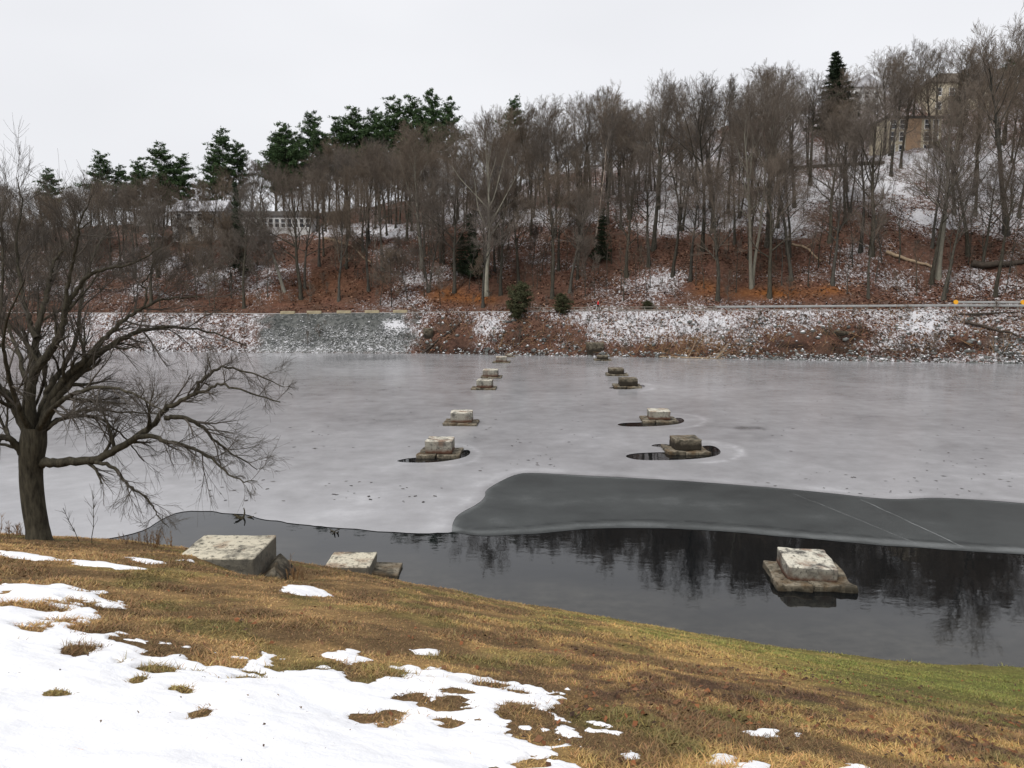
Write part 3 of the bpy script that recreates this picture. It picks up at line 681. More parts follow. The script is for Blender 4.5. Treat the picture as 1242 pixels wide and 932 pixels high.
def ice_frost(X, Y):
    px, py = to_px(X, Y, 0 * X); f = .45 + .0016 * (py - 500)
    f = f + (fbm(X * .22, Y * .12, 19, 4) - .5) * .32
    for cx, cy, rx, ry, w in ((850, 549, 50, 13, 1), (815, 511, 40, 9, 1), (545, 552, 36, 13, .7), (768, 470, 26, 5, .8)):
        q = ell(px, py, cx, cy, rx, ry); right = sstep(cx - 30, cx + 10, px)
        f = f + w * right * (.45 * np.exp(-((q - 1) / .09) ** 2) + .12 * (q < 1))
    for cx, cy, rx, ry, w in ((330, 432, 70, 4.5, .5), (455, 453, 60, 4, .35), (430, 585, 70, 22, .22), (590, 482, 14, 4, .25), (500, 448, 50, 2.5, .3), (690, 460, 40, 3, .25)):
        f = f + w * np.exp(-ell(px, py, cx, cy, rx, ry) ** 2)
    f = f - .9 * np.exp(-ell(px, py, 440, 434, 52, 3.4) ** 4) - .65 * np.exp(-ell(px, py, 908, 519.5, 20, 2.4) ** 4) - .35 * np.exp(-((py - 436) / 5) ** 2) * sstep(300, 150, px)
    f = f - .26 * sstep(0, 14, py - (578 + px * .17)) * sstep(260, 190, px)
    d = poly_sd(X, Y, [tuple(p) for p in thin_loop]); f = f + .16 * np.exp(-((d + .7) / .4) ** 2) - .34 * np.exp(-((d + .05) / .2) ** 2)
    return np.clip(f, 0, 1.2)
sheet('ice_sheet', ice_loop, holes, gi, .02, M['ice'], ice_frost, 'grey refrozen ice sheet covering most of the lake', 'ice')
gt = []
for y in np.arange(570, 700, 1.8):
    for x in np.arange(530, 1480, 12): gt.append(on_plane(x + rr.uniform(-3, 3), y + rr.uniform(-.5, .5))[:2])
ECp = np.array(EC)
def thin_frost(X, Y):
    px, py = to_px(X, Y, 0 * X); ye = np.interp(px, [p[0] for p in edge_c], [p[1] for p in edge_c]); dd = ye - py
    f = .42 + .17 * np.exp(-((dd - 4.5) / 2.6) ** 2) - .36 * np.exp(-((dd - 9.5) / .9) ** 2) - .3 * sstep(1.5, 0, dd)
    yb = np.interp(px, [p[0] for p in edge_b[8:]], [p[1] for p in edge_b[8:]])
    d = poly_sd(X, Y, [tuple(p) for p in ice_loop])
    f = f + .30 * np.exp(-(d / .22) ** 2) + (fbm(X * .25, Y * .5, 23, 4) - .5) * .38 - .10 * sstep(30, 0, py - yb) + .10 * sstep(700, 1200, px) * sstep(25, 5, dd)
    return np.clip(f, 0, 1)
sheet('thin_ice_sheet', thin_loop, [], gt, .008, M['thin'], thin_frost, 'smooth dark thin ice between grey ice and open water', 'ice')
for i, (a, b) in enumerate((((1045, 606.5), (1168, 664)), ((962, 599), (1112, 660)))):
    A, B = np.array(P0([a])[0]), np.array(P0([b])[0]); V, F, n = [], [], 26; d = (B - A) / np.linalg.norm(B - A); nrm = np.array((-d[1], d[0]))
    for j in range(n + 1):
        c = A + (B - A) * j / n + nrm * (float(fbm(j * .3, i, 8, 2)) - .5) * .12; w = .014 * (.5 + rr.random()) * (1 if i == 0 else .6)
        V += [(*(c - nrm * w), .012), (*(c + nrm * w), .012)]
    tag(mesh_np('ice_crack', V, [(2 * j, 2 * j + 2, 2 * j + 3, 2 * j + 1) for j in range(n)], plain('crack_frost', (.26, .27, .27), .6, .2)), 'pale hairline crack across the dark thin ice', 'ice crack', 'cracks in the thin ice', 'structure')
# flecks of leaf and slush on the ice
def ice_region(r, n):
    px = r.uniform(230, 1250, n); py = 445 + 165 * r.random(n) ** .9; P = np.array([on_plane(a, b)[:2] for a, b in zip(px, py)])
    ok = (poly_sd(P[:, 0], P[:, 1], ice_loop) > .3) & (fbm(P[:, 0] * .12, P[:, 1] * .12, 44, 3) > .42)
    return P[ok, 0], P[ok, 1]
leaves(620, 15, ice_region, .10, [(.035, .032, .03), (.06, .05, .045), (.09, .085, .08)], lambda X, Y: X * 0 + .03, 'leaves', 'dark flecks of leaf frozen onto the grey ice', .12)

# ------------------------------------------------------------------ stone pedestals
def stone_bm(w, d, h, seed, rough=.04, cuts=5, bev=.05):
    bm = bmesh.new(); bmesh.ops.create_cube(bm, size=1)
    bmesh.ops.bevel(bm, geom=list(bm.edges), offset=bev, segments=2, affect='EDGES', profile=.6)
    for v in bm.verts: v.co = Vector((v.co.x * w, v.co.y * d, v.co.z * h + h / 2))
    bmesh.ops.subdivide_edges(bm, edges=[e for e in bm.edges if e.calc_length() > .25], cuts=cuts, use_grid_fill=True)
    r = np.random.default_rng(seed); o3 = r.random(3) * 50
    for v in bm.verts:
        p = v.co; n1 = float(fbm(p.x * 2.3 + o3[0] + p.z * 1.7, p.y * 2.3 + o3[1] - p.z, seed, 3)) - .5; n2 = float(fbm(p.x * 7 + o3[2], p.y * 7 + p.z * 6, seed + 5, 2)) - .5
        s = Vector((p.x / w, p.y / d, (p.z - h / 2) / h * .6)); s.normalize() if s.length > 0 else None
        v.co = p + s * (n1 * rough * 3 + n2 * rough)
    return bm
AX = -math.atan((660 - 621) / FPX)
def pedestal(px, py, label, bw=2.4, tw=1.5, th=.62, seed=0, split=True, tilt=(0, 0), base_mat='stone2', top_mat='stone', bz=.19, off=0):
    c = on_plane(px, py); c[1] += bw / 2; c[0] *= c[1] / (c[1] - bw / 2)
    r = empty('stone_pedestal', c, AX + off); tag(r, label, 'stone pedestal', 'old bridge pedestals in two rows')
    a = bw * (.36 + .1 * ((seed * 37) % 10) / 10)
    for j, (x0, x1) in enumerate(((-bw / 2, -bw / 2 + a), (-bw / 2 + a + .02, bw / 2))):
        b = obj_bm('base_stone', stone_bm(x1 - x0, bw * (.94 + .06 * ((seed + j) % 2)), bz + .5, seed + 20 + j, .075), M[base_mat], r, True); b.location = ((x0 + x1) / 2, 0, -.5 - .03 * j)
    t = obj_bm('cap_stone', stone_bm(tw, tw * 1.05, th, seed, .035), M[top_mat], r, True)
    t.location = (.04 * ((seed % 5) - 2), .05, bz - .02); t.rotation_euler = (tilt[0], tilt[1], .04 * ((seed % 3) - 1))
    return r
r0 = pedestal(978, 719, 'nearest stone pedestal, standing alone in the open dark water', 2.32, 1.50, .50, 1, tilt=(math.radians(5), math.radians(2)), off=-.05, bz=.22)
r1 = pedestal(831, 552.5, 'brown capped pedestal in the largest dark hole in the ice', 2.4, 1.5, .62, 2, top_mat='stone2', off=.04)
pedestal(798, 514, 'pedestal with dark hole trailing left, second of the right row in the ice', 2.45, 1.5, .62, 3)
pedestal(760.5, 471.5, 'grey pedestal with a thin dark gap at its foot, third of right row', 2.7, 1.7, .7, 4, top_mat='stone2')
pedestal(748, 456.7, 'low grey pedestal on unbroken ice, fourth of the right row in the ice', 2.4, 1.6, .62, 5, top_mat='stone2')
pedestal(731, 438.2, 'small flat pedestal just in front of the block on the far bank', 2.3, 1.5, .5, 6, top_mat='stone2')
pedestal(534, 556.5, 'white capped pedestal beside dark crescent of water, nearest of the left row in the ice', 2.35, 1.5, .72, 7)
pedestal(559.5, 517.5, 'white streaked pedestal on unbroken ice, second of the left row in the ice', 2.35, 1.5, .7, 8)
pedestal(587, 473.8, 'pale pedestal on a broad flat base, third of the left row in the ice', 2.3, 1.45, .72, 9)
pedestal(596, 459.6, 'pale pedestal on the ice, fourth of the left row in the ice', 2.2, 1.6, .72, 10)
pedestal(608.5, 441, 'small pale pedestal near the far shore, fifth of the left row in the ice', 2.2, 1.4, .62, 11)
pedestal(618, 433.6, 'tiny low pedestal at the foot of the far bank, last of the left row', 1.5, .9, .3, 12, bz=.12)
# pedestal stones on the far bank and on the lawn
def block(name, loc, size, rot, label, seed, mat='stone', rough=.03):
    o = obj_bm(name, stone_bm(*size, seed, rough), M[mat], None, True); o.location = loc; o.rotation_euler = rot
    return tag(o, label, 'stone block')
p = far_hit(722, 430); block('stone_block', (p[0], p[1] + 1.2, p[2] - .5), (2.4, 2.2, 2.1), (0, 0, .1), 'square grey block set into the foot of the far bank', 31, 'stone2', .06)
p = far_hit(519, 412); block('stone_block', (p[0], p[1] + .8, p[2] - .4), (1.3, 1.5, 2.0), (0, 0, .3), 'grey block half buried in the far bank beside the riprap', 32, 'stone2', .06)
p = far_hit(1026, 408); block('stone_block', (p[0], p[1] + .6, p[2] - .1), (2.6, 1.4, .7), (0, .12, .2), 'flat grey slab jutting from the far bank over a dark hollow', 33, 'stone2', .06)
a = at(214, 677, 14.4); b = at(306, 677, 14.4); zt = a[2]
w1 = b[0] - a[0]
rb = empty('stone_pedestal', ((a[0] + b[0]) / 2, 14.4 + .72, zt - 1.0), 0); tag(rb, 'broad lichen covered pedestal sunk in the lawn, larger of the two on the slope', 'stone pedestal', 'old bridge pedestals on the lawn')
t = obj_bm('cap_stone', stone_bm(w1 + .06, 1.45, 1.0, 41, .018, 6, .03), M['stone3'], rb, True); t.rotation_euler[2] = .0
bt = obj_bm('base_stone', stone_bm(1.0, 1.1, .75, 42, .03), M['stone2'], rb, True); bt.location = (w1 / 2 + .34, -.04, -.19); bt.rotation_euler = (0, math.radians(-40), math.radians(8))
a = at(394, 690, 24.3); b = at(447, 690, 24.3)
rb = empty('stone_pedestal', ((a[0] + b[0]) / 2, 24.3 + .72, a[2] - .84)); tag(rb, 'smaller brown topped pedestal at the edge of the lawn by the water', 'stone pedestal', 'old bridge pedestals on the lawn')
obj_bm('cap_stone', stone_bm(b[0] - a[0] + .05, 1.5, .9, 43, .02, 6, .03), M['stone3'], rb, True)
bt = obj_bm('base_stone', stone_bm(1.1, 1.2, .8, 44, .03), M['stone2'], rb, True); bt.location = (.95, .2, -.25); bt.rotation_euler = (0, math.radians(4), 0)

# ------------------------------------------------------------------ trees
def bare(seed, H, clear=.35, nl=11, spread=1.0, kids=(6, 6, 5), r0=None, fork=False, lean=0, tw=1.0, up=.05, drop=0):
    """returns (trunk tubes, crown tubes): limbs fan upward from the trunk, twigs fill the crown"""
    r = np.random.default_rng(seed); A, B = Tubes(), Tubes(); r0 = r0 or H * .0145
    stems = [(np.array((0., 0, 0)), np.array((lean, 0, 1.)), H * .72, r0)]
    if fork: stems = [(np.array((0., 0, 0)), np.array((lean - .13, .05, 1.)), H * .74, r0 * .8), (np.array((.1, 0, 0)), np.array((lean + .15, -.05, 1.)), H * .68, r0 * .75)]
    for p0, d0, L0, rr0 in stems:
        P = grow(r, p0, d0, L0, 12, .035, .02); rad = rr0 * (1 - .82 * np.linspace(0, 1, 13) ** 1.1); rad[0] *= 1.55; rad[1] *= 1.05; P[0][2] -= .4
        A.tube(P, rad, 6)
        for i in range(nl):
            f = clear + (1 - clear) * (i + r.random() * .7) / nl; f = min(f, .995); x = f * 12; j = min(int(x), 11)
            p = P[j] + (P[j + 1] - P[j]) * (x - j); rad_p = np.interp(x, np.arange(13), rad)
            g = (f - clear) / (1 - clear); el = math.radians(34 + 42 * g + r.normal(0, 8)); az = i * 2.4 + r.normal(0, .4)
            d = np.array((math.cos(az) * math.cos(el), math.sin(az) * math.cos(el), math.sin(el)))
            q_ = (p - np.array((P[7][0], P[7][1], .62 * H))) / np.array((.33 * spread * H, .33 * spread * H, .36 * H)); e_ = d / np.array((.33 * spread * H, .33 * spread * H, .36 * H))
            b_ = q_ @ e_; disc = max(b_ * b_ - (e_ @ e_) * (q_ @ q_ - 1), 0); L = float(np.clip((-b_ + math.sqrt(disc)) / (e_ @ e_) * .72, .12 * H, .42 * H)) * r.uniform(.8, 1.08)
            Q = grow(r, p, d, L, 7, .10, up); rl = max(rad_p * .55, .03) * (1 - .85 * np.linspace(0, 1, 8)); A.tube(Q, rl, 4)
            sub(r, B, Q, rl, L, 0, kids, tw, up, drop)
        sub(r, B, P[7:], rad[7:], L0 * .45, 0, (4,) + tuple(kids[1:]), tw, up, drop)
    return A, B
def sub(r, B, P, rad, L, lv, kids, tw, up, drop):
    if lv >= len(kids): return
    n = len(P) - 1
    for i in range(kids[lv]):
        f = .22 + .78 * (i + r.random()) / kids[lv]; x = min(f * n, n - 1e-3); j = int(x); p = P[j] + (P[j + 1] - P[j]) * (x - j)
        d = side(r, P[j + 1] - P[j], math.radians(r.uniform(18, 46))); d[2] += .12 - drop
        l = L * r.uniform(.38, .62) * (1.15 - .45 * f); ns = 3 if lv < 2 else 2
        Q = grow(r, p, d, l, ns, .13, up * .4 - drop * .5); rl = max(np.interp(x, np.arange(n + 1), rad) * .55, .011 * tw); rq = rl * np.linspace(1, .35, ns + 1); rq = np.maximum(rq, .007 * tw)
        B.tube(Q, rq, 3)
        sub(r, B, Q, rq, l, lv + 1, kids, tw, up, drop)
def evergreen(seed, H, base, wid, shape, tuft_n, tl, layers):
    r = np.random.default_rng(seed); A = Tubes(); P = grow(r, (0, 0, -.4), (0, 0, 1), H + .4, 8, .02, .02); A.tube(P, H * .013 * (1 - .9 * np.linspace(0, 1, 9)), 5)
    C = []
    for i in range(layers):
        g = i / (layers - 1); z = H * (base + (1 - base) * g); c = np.array([np.interp(z, P[:, 2], P[:, k]) for k in range(3)])
        rad = wid * math.sin(math.pi * (.14 + .78 * g)) if shape == 'round' else wid * (((1 - g) ** .85 + .04) if shape == 'cone' else ((1 - g * .9) ** .55 * min(1, .45 + 2.2 * g) * r.uniform(.55, 1.25)))
        nb = r.integers(5, 8) if shape != 'cone' else 9; a0 = r.random() * 6
        for b in range(nb):
            az = a0 + b * 6.283 / nb + r.normal(0, .25); L = rad * r.uniform(.55, 1.15); c = c if shape == 'cone' else np.array([c[0], c[1], z + r.normal(0, .028) * H]); el = r.uniform(-.1, .65) if shape != 'cone' else r.uniform(-.35, 0)
            d = np.array((math.cos(az) * math.cos(el), math.sin(az) * math.cos(el), math.sin(el))); Q = np.array([c, c + d * L * .5 + (0, 0, -.03 * L), c + d * L]); A.tube(Q, np.array((.05, .035, .015)) * H / 18, 3)
            m = max(6, int(tuft_n * L)); f = r.uniform(.25, 1, m) if shape != 'cone' else r.uniform(.1, 1, m)
            C.append(c + d * (L * f)[:, None] + r.normal(0, 1, (m, 3)) * np.array((.28, .28, .16)) * (.35 + .12 * L) * (1.2 if shape != 'cone' else .8))
    C = np.concatenate(C); m = 7; n = len(C) * m
    c = np.repeat(C, m, 0) + r.normal(0, .12 * tl / .5, (n, 3)); u = r.normal(0, 1, (n, 3)); u[:, 2] = np.abs(u[:, 2]) * .7; u *= (tl * r.uniform(.5, 1.1, n) / np.linalg.norm(u, axis=1))[:, None]
    v = np.cross(u, r.normal(0, 1, (n, 3))); v *= (tl * .17 / (np.linalg.norm(v, axis=1) + 1e-6))[:, None]
    V = np.stack([c - v, c + v, c + u], 1).reshape(-1, 3)
    return A, (V, np.arange(3 * n).reshape(-1, 3))
PROTO = {}
def proto(key, trunk, crown, tm, cm, sname='bare_tree'):
    """first copy of a kind: kept as mesh data, linked where it is first planted"""
    o = trunk.build('trunk', M[tm], None, True)
    if isinstance(crown, Tubes): c = crown.build('crown', M[cm], None, False)
    else: c = mesh_np('crown', crown[0], crown[1], M[cm])
    COL.objects.unlink(o); COL.objects.unlink(c); PROTO[key] = (sname, o, c)
def plant(key, loc, s, rz, label, group=None, cat='tree', sz=None, tm=None):
    nm, t, c = PROTO[key]; r = empty(nm, loc, rz); r.scale = (s, s, (sz or s)); r.rotation_euler = (R.normal(0, .035), R.normal(0, .035), rz); tag(r, label, cat, group)
    for q in (t, c):
        d = q.copy(); COL.objects.link(d); d.parent = r
        if tm and q is t: d.material_slots[0].link = 'OBJECT'; d.material_slots[0].material = M[tm]
    return r
for i in range(5): proto('oak%d' % i, *bare(100 + i, 22, .36 + .03 * i, 13, 1.15, (7, 7, 6), tw=1.18), 'bark', 'twig')
for i in range(4): proto('tall%d' % i, *bare(120 + i, 24, .56, 12, .8, (7, 6, 6), tw=1.2, up=.08), 'bark', 'twig')
for i in range(2): proto('fork%d' % i, *bare(140 + i, 21, .38, 10, 1.0, (7, 7, 7), fork=True, tw=1.3), 'bark', 'twig')
for i in range(3): proto('small%d' % i, *bare(150 + i, 11, .2, 13, 1.1, (7, 6, 6), r0=.09, tw=1.25), 'bark', 'twig', 'thicket_tree')
for i in range(4): proto('sapling%d' % i, *bare(160 + i, 9, .3, 7, .55, (3, 2), r0=.075, tw=1.1), 'bark', 'twig', 'bare_sapling')
proto('birch0', *bare(170, 20, .5, 9, .5, (5, 5, 4), r0=.17, tw=1.2, up=.1), 'birch', 'twig', 'birch_tree')
for i in range(3): proto('pine%d' % i, *evergreen(200 + i, 19, .40, 6.3, 'pine', 6, .55, 13), 'bark', 'pine', 'pine_tree')
proto('spruce0', *evergreen(210, 17, .12, 3.6, 'cone', 10, .5, 20), 'bark', 'dkpine', 'spruce_tree')
proto('hemlock0', *evergreen(211, 9, .12, 2.2, 'cone', 6, .4, 14), 'bark', 'dkpine', 'hemlock_tree')
for i in range(3): proto('bush%d' % i, *bare(180 + i, 3.6, .06, 13, 1.25, (6, 5), r0=.03, tw=.9, up=.03), 'twig', 'twig', 'bare_bush')
proto('shrub0', *evergreen(212, 4.6, .05, 2.4, 'round', 16, .3, 12), 'bark', 'olive', 'evergreen_shrub')

def foot(px, py, sink=.15):
    p = far_hit(px, py); p[2] -= sink; return p
def pk(l): return l[R.integers(len(l))]
OAK = ['oak%d' % i for i in range(5)]; TALL = ['tall%d' % i for i in range(4)]
# trees that stand out, each with its own description
for key, px, py, top, rz, label, tm in (
    ('oak1', 590, 359, 125, .3, 'tall pale grey trunk rising straight from the orange leaf patch by the path', 'greybark'),
    ('fork0', 912, 349, 105, 1.2, 'twin stemmed grey tree standing just above the orange grass by the path', 'greybark'),
    ('oak3', 1138, 337, 100, 2.2, 'stout pale tree with flared base at the right, lowest on the snowy leaf slope', 'greybark'),
    ('oak0', 1057, 309, 95, .9, 'dark straight tree beside the fallen orange log', None),
    ('oak2', 852, 305, 92, 2.9, 'broad crowned dark tree with curved trunk on the lower slope', None),
    ('oak4', 793, 303, 96, .2, 'tall round headed dark tree standing beside curved trunk neighbour', None),
    ('tall1', 345, 354, 205, 1.0, 'leaning grey trunk low on the leaf slope below the long white house', 'greybark'),
    ('oak1', 512, 325, 150, 4.0, 'grey trunked tree left of the pale straight trunk above snowy leaves', 'greybark'),
    ('tall0', 1220, 285, 15, 1.0, 'tall dark tree at the right edge of the hill', None),
    ('oak3', 930, 300, 85, 5.0, 'broad dark tree on the edge of the snowy upper slope', None)):
    p = foot(px, py); th = (py - top) / FPX * p[1]; H = {'oak': 22., 'tall': 24., 'fork': 21.}[key[:4].rstrip('0123456789')]; s = th / H
    o = plant(key, p, min(s, 1.25), rz, label, 'standing trees of the lower slope', tm=tm, sz=s)
    if px == 345: o.rotation_euler = (0, math.radians(-14), 0)
for px, py, top, lab in ((722, 300, 130, 'slim pale birch rising among dark trunks in the middle of the wood'), (840, 250, 150, 'slim pale birch behind the broad dark tree'), (455, 300, 190, 'slim pale birch left of the grey trunked tree')):
    p = foot(px, py); s = (py - top) / FPX * p[1] / 20; plant('birch0', p, s * .85, px, lab, 'birches in the wood', sz=s)
# the wood itself
def taken_ok(p, L, dmin):
    for q in L:
        if (q[0] - p[0]) ** 2 + (q[1] - p[1]) ** 2 < dmin * dmin: return False
    return True
SKY = ([-60, 0, 60, 120, 200, 300, 400, 480, 560, 620, 700, 770, 850, 900, 960, 1020, 1080, 1140, 1200, 1242, 1350], [222, 222, 228, 224, 216, 202, 184, 166, 140, 124, 114, 96, 90, 84, 78, 72, 62, 50, 14, 8, 0])
def skyline(px): return np.interp(px, *SKY)
spots = []
def wood(n, keys, trange, xr, label, group, dmin, hr, dens=None, cat='tree', tries=8000):
    c = 0
    for _ in range(tries):
        if c >= n: break
        px = R.uniform(*xr); u = (px - 621) / FPX; t = R.uniform(*trange); Y = 118.0
        for _k in range(4): Y = shore_far(u * Y) + t
        X = u * Y; z = float(far_z(X, Y)); p = np.array((X, Y, z - .15))
        gx, gy = to_px(X, Y, z)
        if dens is not None and R.random() > dens(gx, gy): continue
        if not taken_ok(p, spots, dmin): continue
        key = pk(keys); H0 = {'oak': 22., 'tall': 24., 'fork': 21., 'smal': 11., 'sapl': 9., 'bush': 3.6}[key[:4].rstrip('0123456789')]
        h = R.uniform(*hr); lim = (gy - skyline(gx) + R.normal(4, 5)) / FPX * Y
        if h > lim: h = max(lim, h * .45)
        if hr[1] > 12 and h < 6: continue
        spots.append(p); c += 1
        s = h / H0; w = max(s, .62 * (hr[0] / H0)); plant(key, p, w, R.uniform(0, 6.28), label, group, cat, sz=s)
    return c
def clear_h(x, y):                                             # thinner in front of the houses
    d = 1.0
    for a, b, c, e in ((203, 385, 240, 372), (1045, 1170, 120, 335)):
        if a < x < b and c < y < e: d = .42 if a < 1000 else .32
    return d
cnt = {}
cnt['low'] = wood(46, OAK + TALL[:2] + ['fork1'], (14, 30), (150, 1330), 'bare grey-brown tree standing in the leaf litter of the lower slope', 'bare trees of the lower slope', 3.1, (17, 24), clear_h)
mid_l = ('bare grey-brown tree standing high on the middle slope of the wood', 'bare trees of the middle slope', 2.8)
cnt['midl'] = wood(48, OAK + TALL, (30, 52), (-40, 640), *mid_l, (13, 20), clear_h)
cnt['midr'] = wood(36, TALL + ['fork0'], (32, 54), (640, 1330), *mid_l, (18, 24), clear_h)
cnt['midc'] = wood(26, OAK + TALL, (44, 60), (470, 820), *mid_l, (14, 20), None)
cnt['top'] = wood(102, OAK + TALL, (53, 92), (-20, 1275), 'bare tree whose crown shows against the sky along the hilltop', 'bare trees of the hilltop', 2.7, (15, 24), None)
cnt['topc'] = wood(30, OAK + TALL, (46, 76), (380, 800), 'bare tree whose crown shows against the sky along the hilltop', 'bare trees of the hilltop', 2.4, (13, 22), None)
cnt['small'] = wood(74, ['small0', 'small1', 'small2'], (13, 48), (-60, 330), 'small low branched bare tree in the grey thicket on the left hillside', 'small thicket trees', 2.2, (7, 13), None)
cnt['small2'] = wood(14, ['small0', 'small1', 'small2'], (14, 34), (380, 760), 'small low branched bare tree among the tall trunks of the wood', 'small trees among tall trunks', 2.2, (6, 11), clear_h)
cnt['sap'] = wood(150, ['sapling%d' % i for i in range(4)], (15, 52), (380, 1300), 'thin bare sapling standing among the tall trunks of the wood', 'saplings in the wood', 1.2, (6, 13), lambda x, y: .3 + .7 * (x > 640), 'sapling')
cnt['bush'] = wood(46, ['bush0', 'bush1', 'bush2'], (.8, 8), (-40, 1260), 'bare twiggy bush growing on the snowy far bank', 'bushes on the far bank', 1.8, (1.0, 3.0), lambda x, y: .15 if 300 < x < 500 else 1, 'bush')
cnt['bushh'] = wood(80, ['bush0', 'bush1', 'bush2'], (13.5, 40), (-40, 1260), 'bare twiggy bush in the leaf litter above the path', 'bushes above the path', 1.4, (1.5, 4), None, 'bush')
print('wood', cnt)
# pines of the left ridge
for i, (px, top, s) in enumerate(((75, 204, .8), (133, 183, .9), (178, 190, .85), (205, 172, 1), (232, 186, .9), (262, 178, .8), (275, 156, 1), (297, 170, .9), (338, 152, 1), (362, 148, 1), (384, 134, 1.05), (412, 142, 1), (438, 128, 1.1), (462, 130, 1.05), (486, 118, 1.1), (505, 114, 1.1), (526, 108, 1.1), (545, 118, 1.0), (350, 168, 1.0), (372, 160, 1.1), (398, 156, 1.1), (426, 146, 1.1), (450, 148, 1.1), (474, 140, 1.1), (496, 136, 1.1), (515, 130, 1.1), (215, 196, .9), (158, 200, .8), (622, 116, .9))):
    Y = (206 if px < 400 else 222) + R.uniform(-6, 8); X = (px - 621) / FPX * Y; z = float(far_z(X, Y)); h = at(px, top, Y)[2] - z
    plant('pine%d' % (i % 3), (X, Y, z - .2), 1.2 * s, R.uniform(0, 6.28), 'green pine in the row along the hilltop above the houses' if px > 100 and px < 600 else ('lone green pine above thicket at the far left' if px < 100 else 'lone pine tip among bare crowns in the middle of the ridge'), 'pines on the hilltop' if 100 < px < 600 else None, sz=h / 19 * .93)
for px, py, top, wd, key, lab in ((1003, 190, 64, 1.7, 'spruce0', 'dark pointed spruce standing above the bare crowns of the ridge'), (1213, 190, 70, 1.2, 'pine1', 'dark evergreen beside the house on the hilltop'), (1145, 150, 88, .7, 'spruce0', 'narrow dark spruce in front of the hip roofed house'),
                                  (577, 340, 262, 1.2, 'hemlock0', 'dark young hemlock beside the pale straight trunk'), (560, 335, 285, 1.0, 'hemlock0', 'shorter olive hemlock left of the pale straight trunk'), (728, 318, 255, .9, 'hemlock0', 'dark narrow hemlock in the middle of the lower slope'), (292, 335, 225, 1.0, 'hemlock0', 'tall dark hemlock in front of the long white house')):
    Y = {1003: 185., 1213: 200., 1145: 188.}.get(px)
    if Y: X = (px - 621) / FPX * Y; p = np.array((X, Y, float(far_z(X, Y)) - .2))
    else: p = foot(px, py)
    h = at(px, top, p[1])[2] - p[2]; plant(key, p, wd, px * .7, lab, sz=h / {'s': 17., 'p': 19., 'h': 9.}[key[0]])
p = foot(627, 388); plant('shrub0', p, 1.0, 0, 'round dark green shrub on the bank edge in front of the path', cat='shrub', sz=1.15)
p = foot(682, 380); plant('shrub0', p, .7, 2, 'low olive shrub on the bank edge left of the person in red', cat='shrub', sz=.62)
p = foot(785, 376); plant('shrub0', p, .45, 1, 'pale dry shrub beside the path right of the person in red', cat='shrub', sz=.3)

# fallen logs
def log(name, a, b, r0, label, mat, br=0):
    A, B = far_hit(*a), far_hit(*b); A[2] += r0 * .6; B[2] += r0 * .5; T = Tubes(); n = 7
    P = np.array([A + (B - A) * i / n + R.normal(0, r0 * .25, 3) for i in range(n + 1)]); P[:, 2] = np.maximum(P[:, 2], far_z(P[:, 0], P[:, 1]) + r0 * .2)
    T.tube(P, r0 * np.linspace(1, .55, n + 1), 7)
    for i in range(br):
        j = R.integers(2, n); d = side(R, B - A, .8); d[2] = abs(d[2]) + .2; T.tube(grow(R, P[j], d, R.uniform(1.5, 3.5), 4, .1, .02), np.linspace(.08, .02, 5), 4)
    return tag(T.build(name, M[mat]), label, 'log')
log('fallen_log', (392, 290), (450, 320), .28, 'pale fallen log slanting on the leaf slope below the houses', 'log', 2)
log('fallen_log', (962, 298), (996, 318), .24, 'grey fallen log propped above the orange grass', 'log', 2)
log('fallen_log', (1076, 308), (1132, 326), .34, 'orange brown rotten log lying left of the stout pale tree', 'log')
log('fallen_log', (1180, 326), (1250, 322), .55, 'thick mossy dark log lying at the right edge', 'dlog')
log('fallen_branch', (1162, 384), (1240, 380), .16, 'dark upper branch lying across snow at the right of the bank', 'dlog', 2)
log('fallen_branch', (1170, 392), (1245, 412), .2, 'dark lower branch slanting down the snow at the right of the bank', 'dlog', 2)
log('fallen_branch', (512, 430), (560, 392), .14, 'dark branch leaning up the bank beside the half buried block', 'dlog', 3)
log('driftwood', (800, 434), (880, 437), .12, 'pale driftwood pole lying at the foot of the far bank', 'log', 6)

# ------------------------------------------------------------------ guardrail, barrier, person
def rail_pt(px, t, z):
    u = (px - 621) / FPX; Y = 118.0
    for _ in range(6): Y = shore_far(u * Y) + t
    return np.array((u * Y, Y, pathz(u * Y) + z))
def beam(pts, prof, name, mat, parent):
    V, F, m = [], [], len(prof)
    for p in pts:
        for (oy, oz) in prof: V.append((p[0], p[1] + oy, p[2] + oz))
    for i in range(len(pts) - 1):
        for j in range(m): F.append((i * m + j, (i + 1) * m + j, (i + 1) * m + (j + 1) % m, i * m + (j + 1) % m))
    return mesh_np(name, V, F, mat, parent)
WB = [(0, -.16), (-.05, -.1), (-.01, 0), (-.05, .1), (0, .16), (.03, .16), (.03, -.16)]
def guardrail(x0, x1, t, zc, label, n, wood=False):
    a = rail_pt(x0, t, 0); r = empty('guardrail', a); tag(r, label, 'guardrail')
    pts = [rail_pt(x, t, zc) - a for x in np.linspace(x0, x1, 40)]
    if wood:
        for z in (.25, .62): beam([q + (0, 0, z - zc) for q in pts], [(-.03, -.05), (-.03, .05), (.03, .05), (.03, -.05)], 'rail', M['post'], r)
    else: beam(pts, WB, 'rail', M['steel'], r)
    for x in np.linspace(x0, x1, n):
        p = rail_pt(x, t, 0) - a; bm = bmesh.new(); box(bm, -.07, .07, .035, .2, -.5, zc + (.12 if not wood else .1)); q = obj_bm('post', bm, M['post'], r); q.location = p
    return r
guardrail(868, 1330, BW + .12, .58, 'long grey steel guardrail along the outer edge of the path', 34)
guardrail(640, 866, BW + .12, .6, 'weathered two rail wooden fence along the path beside the person in red', 17, True)
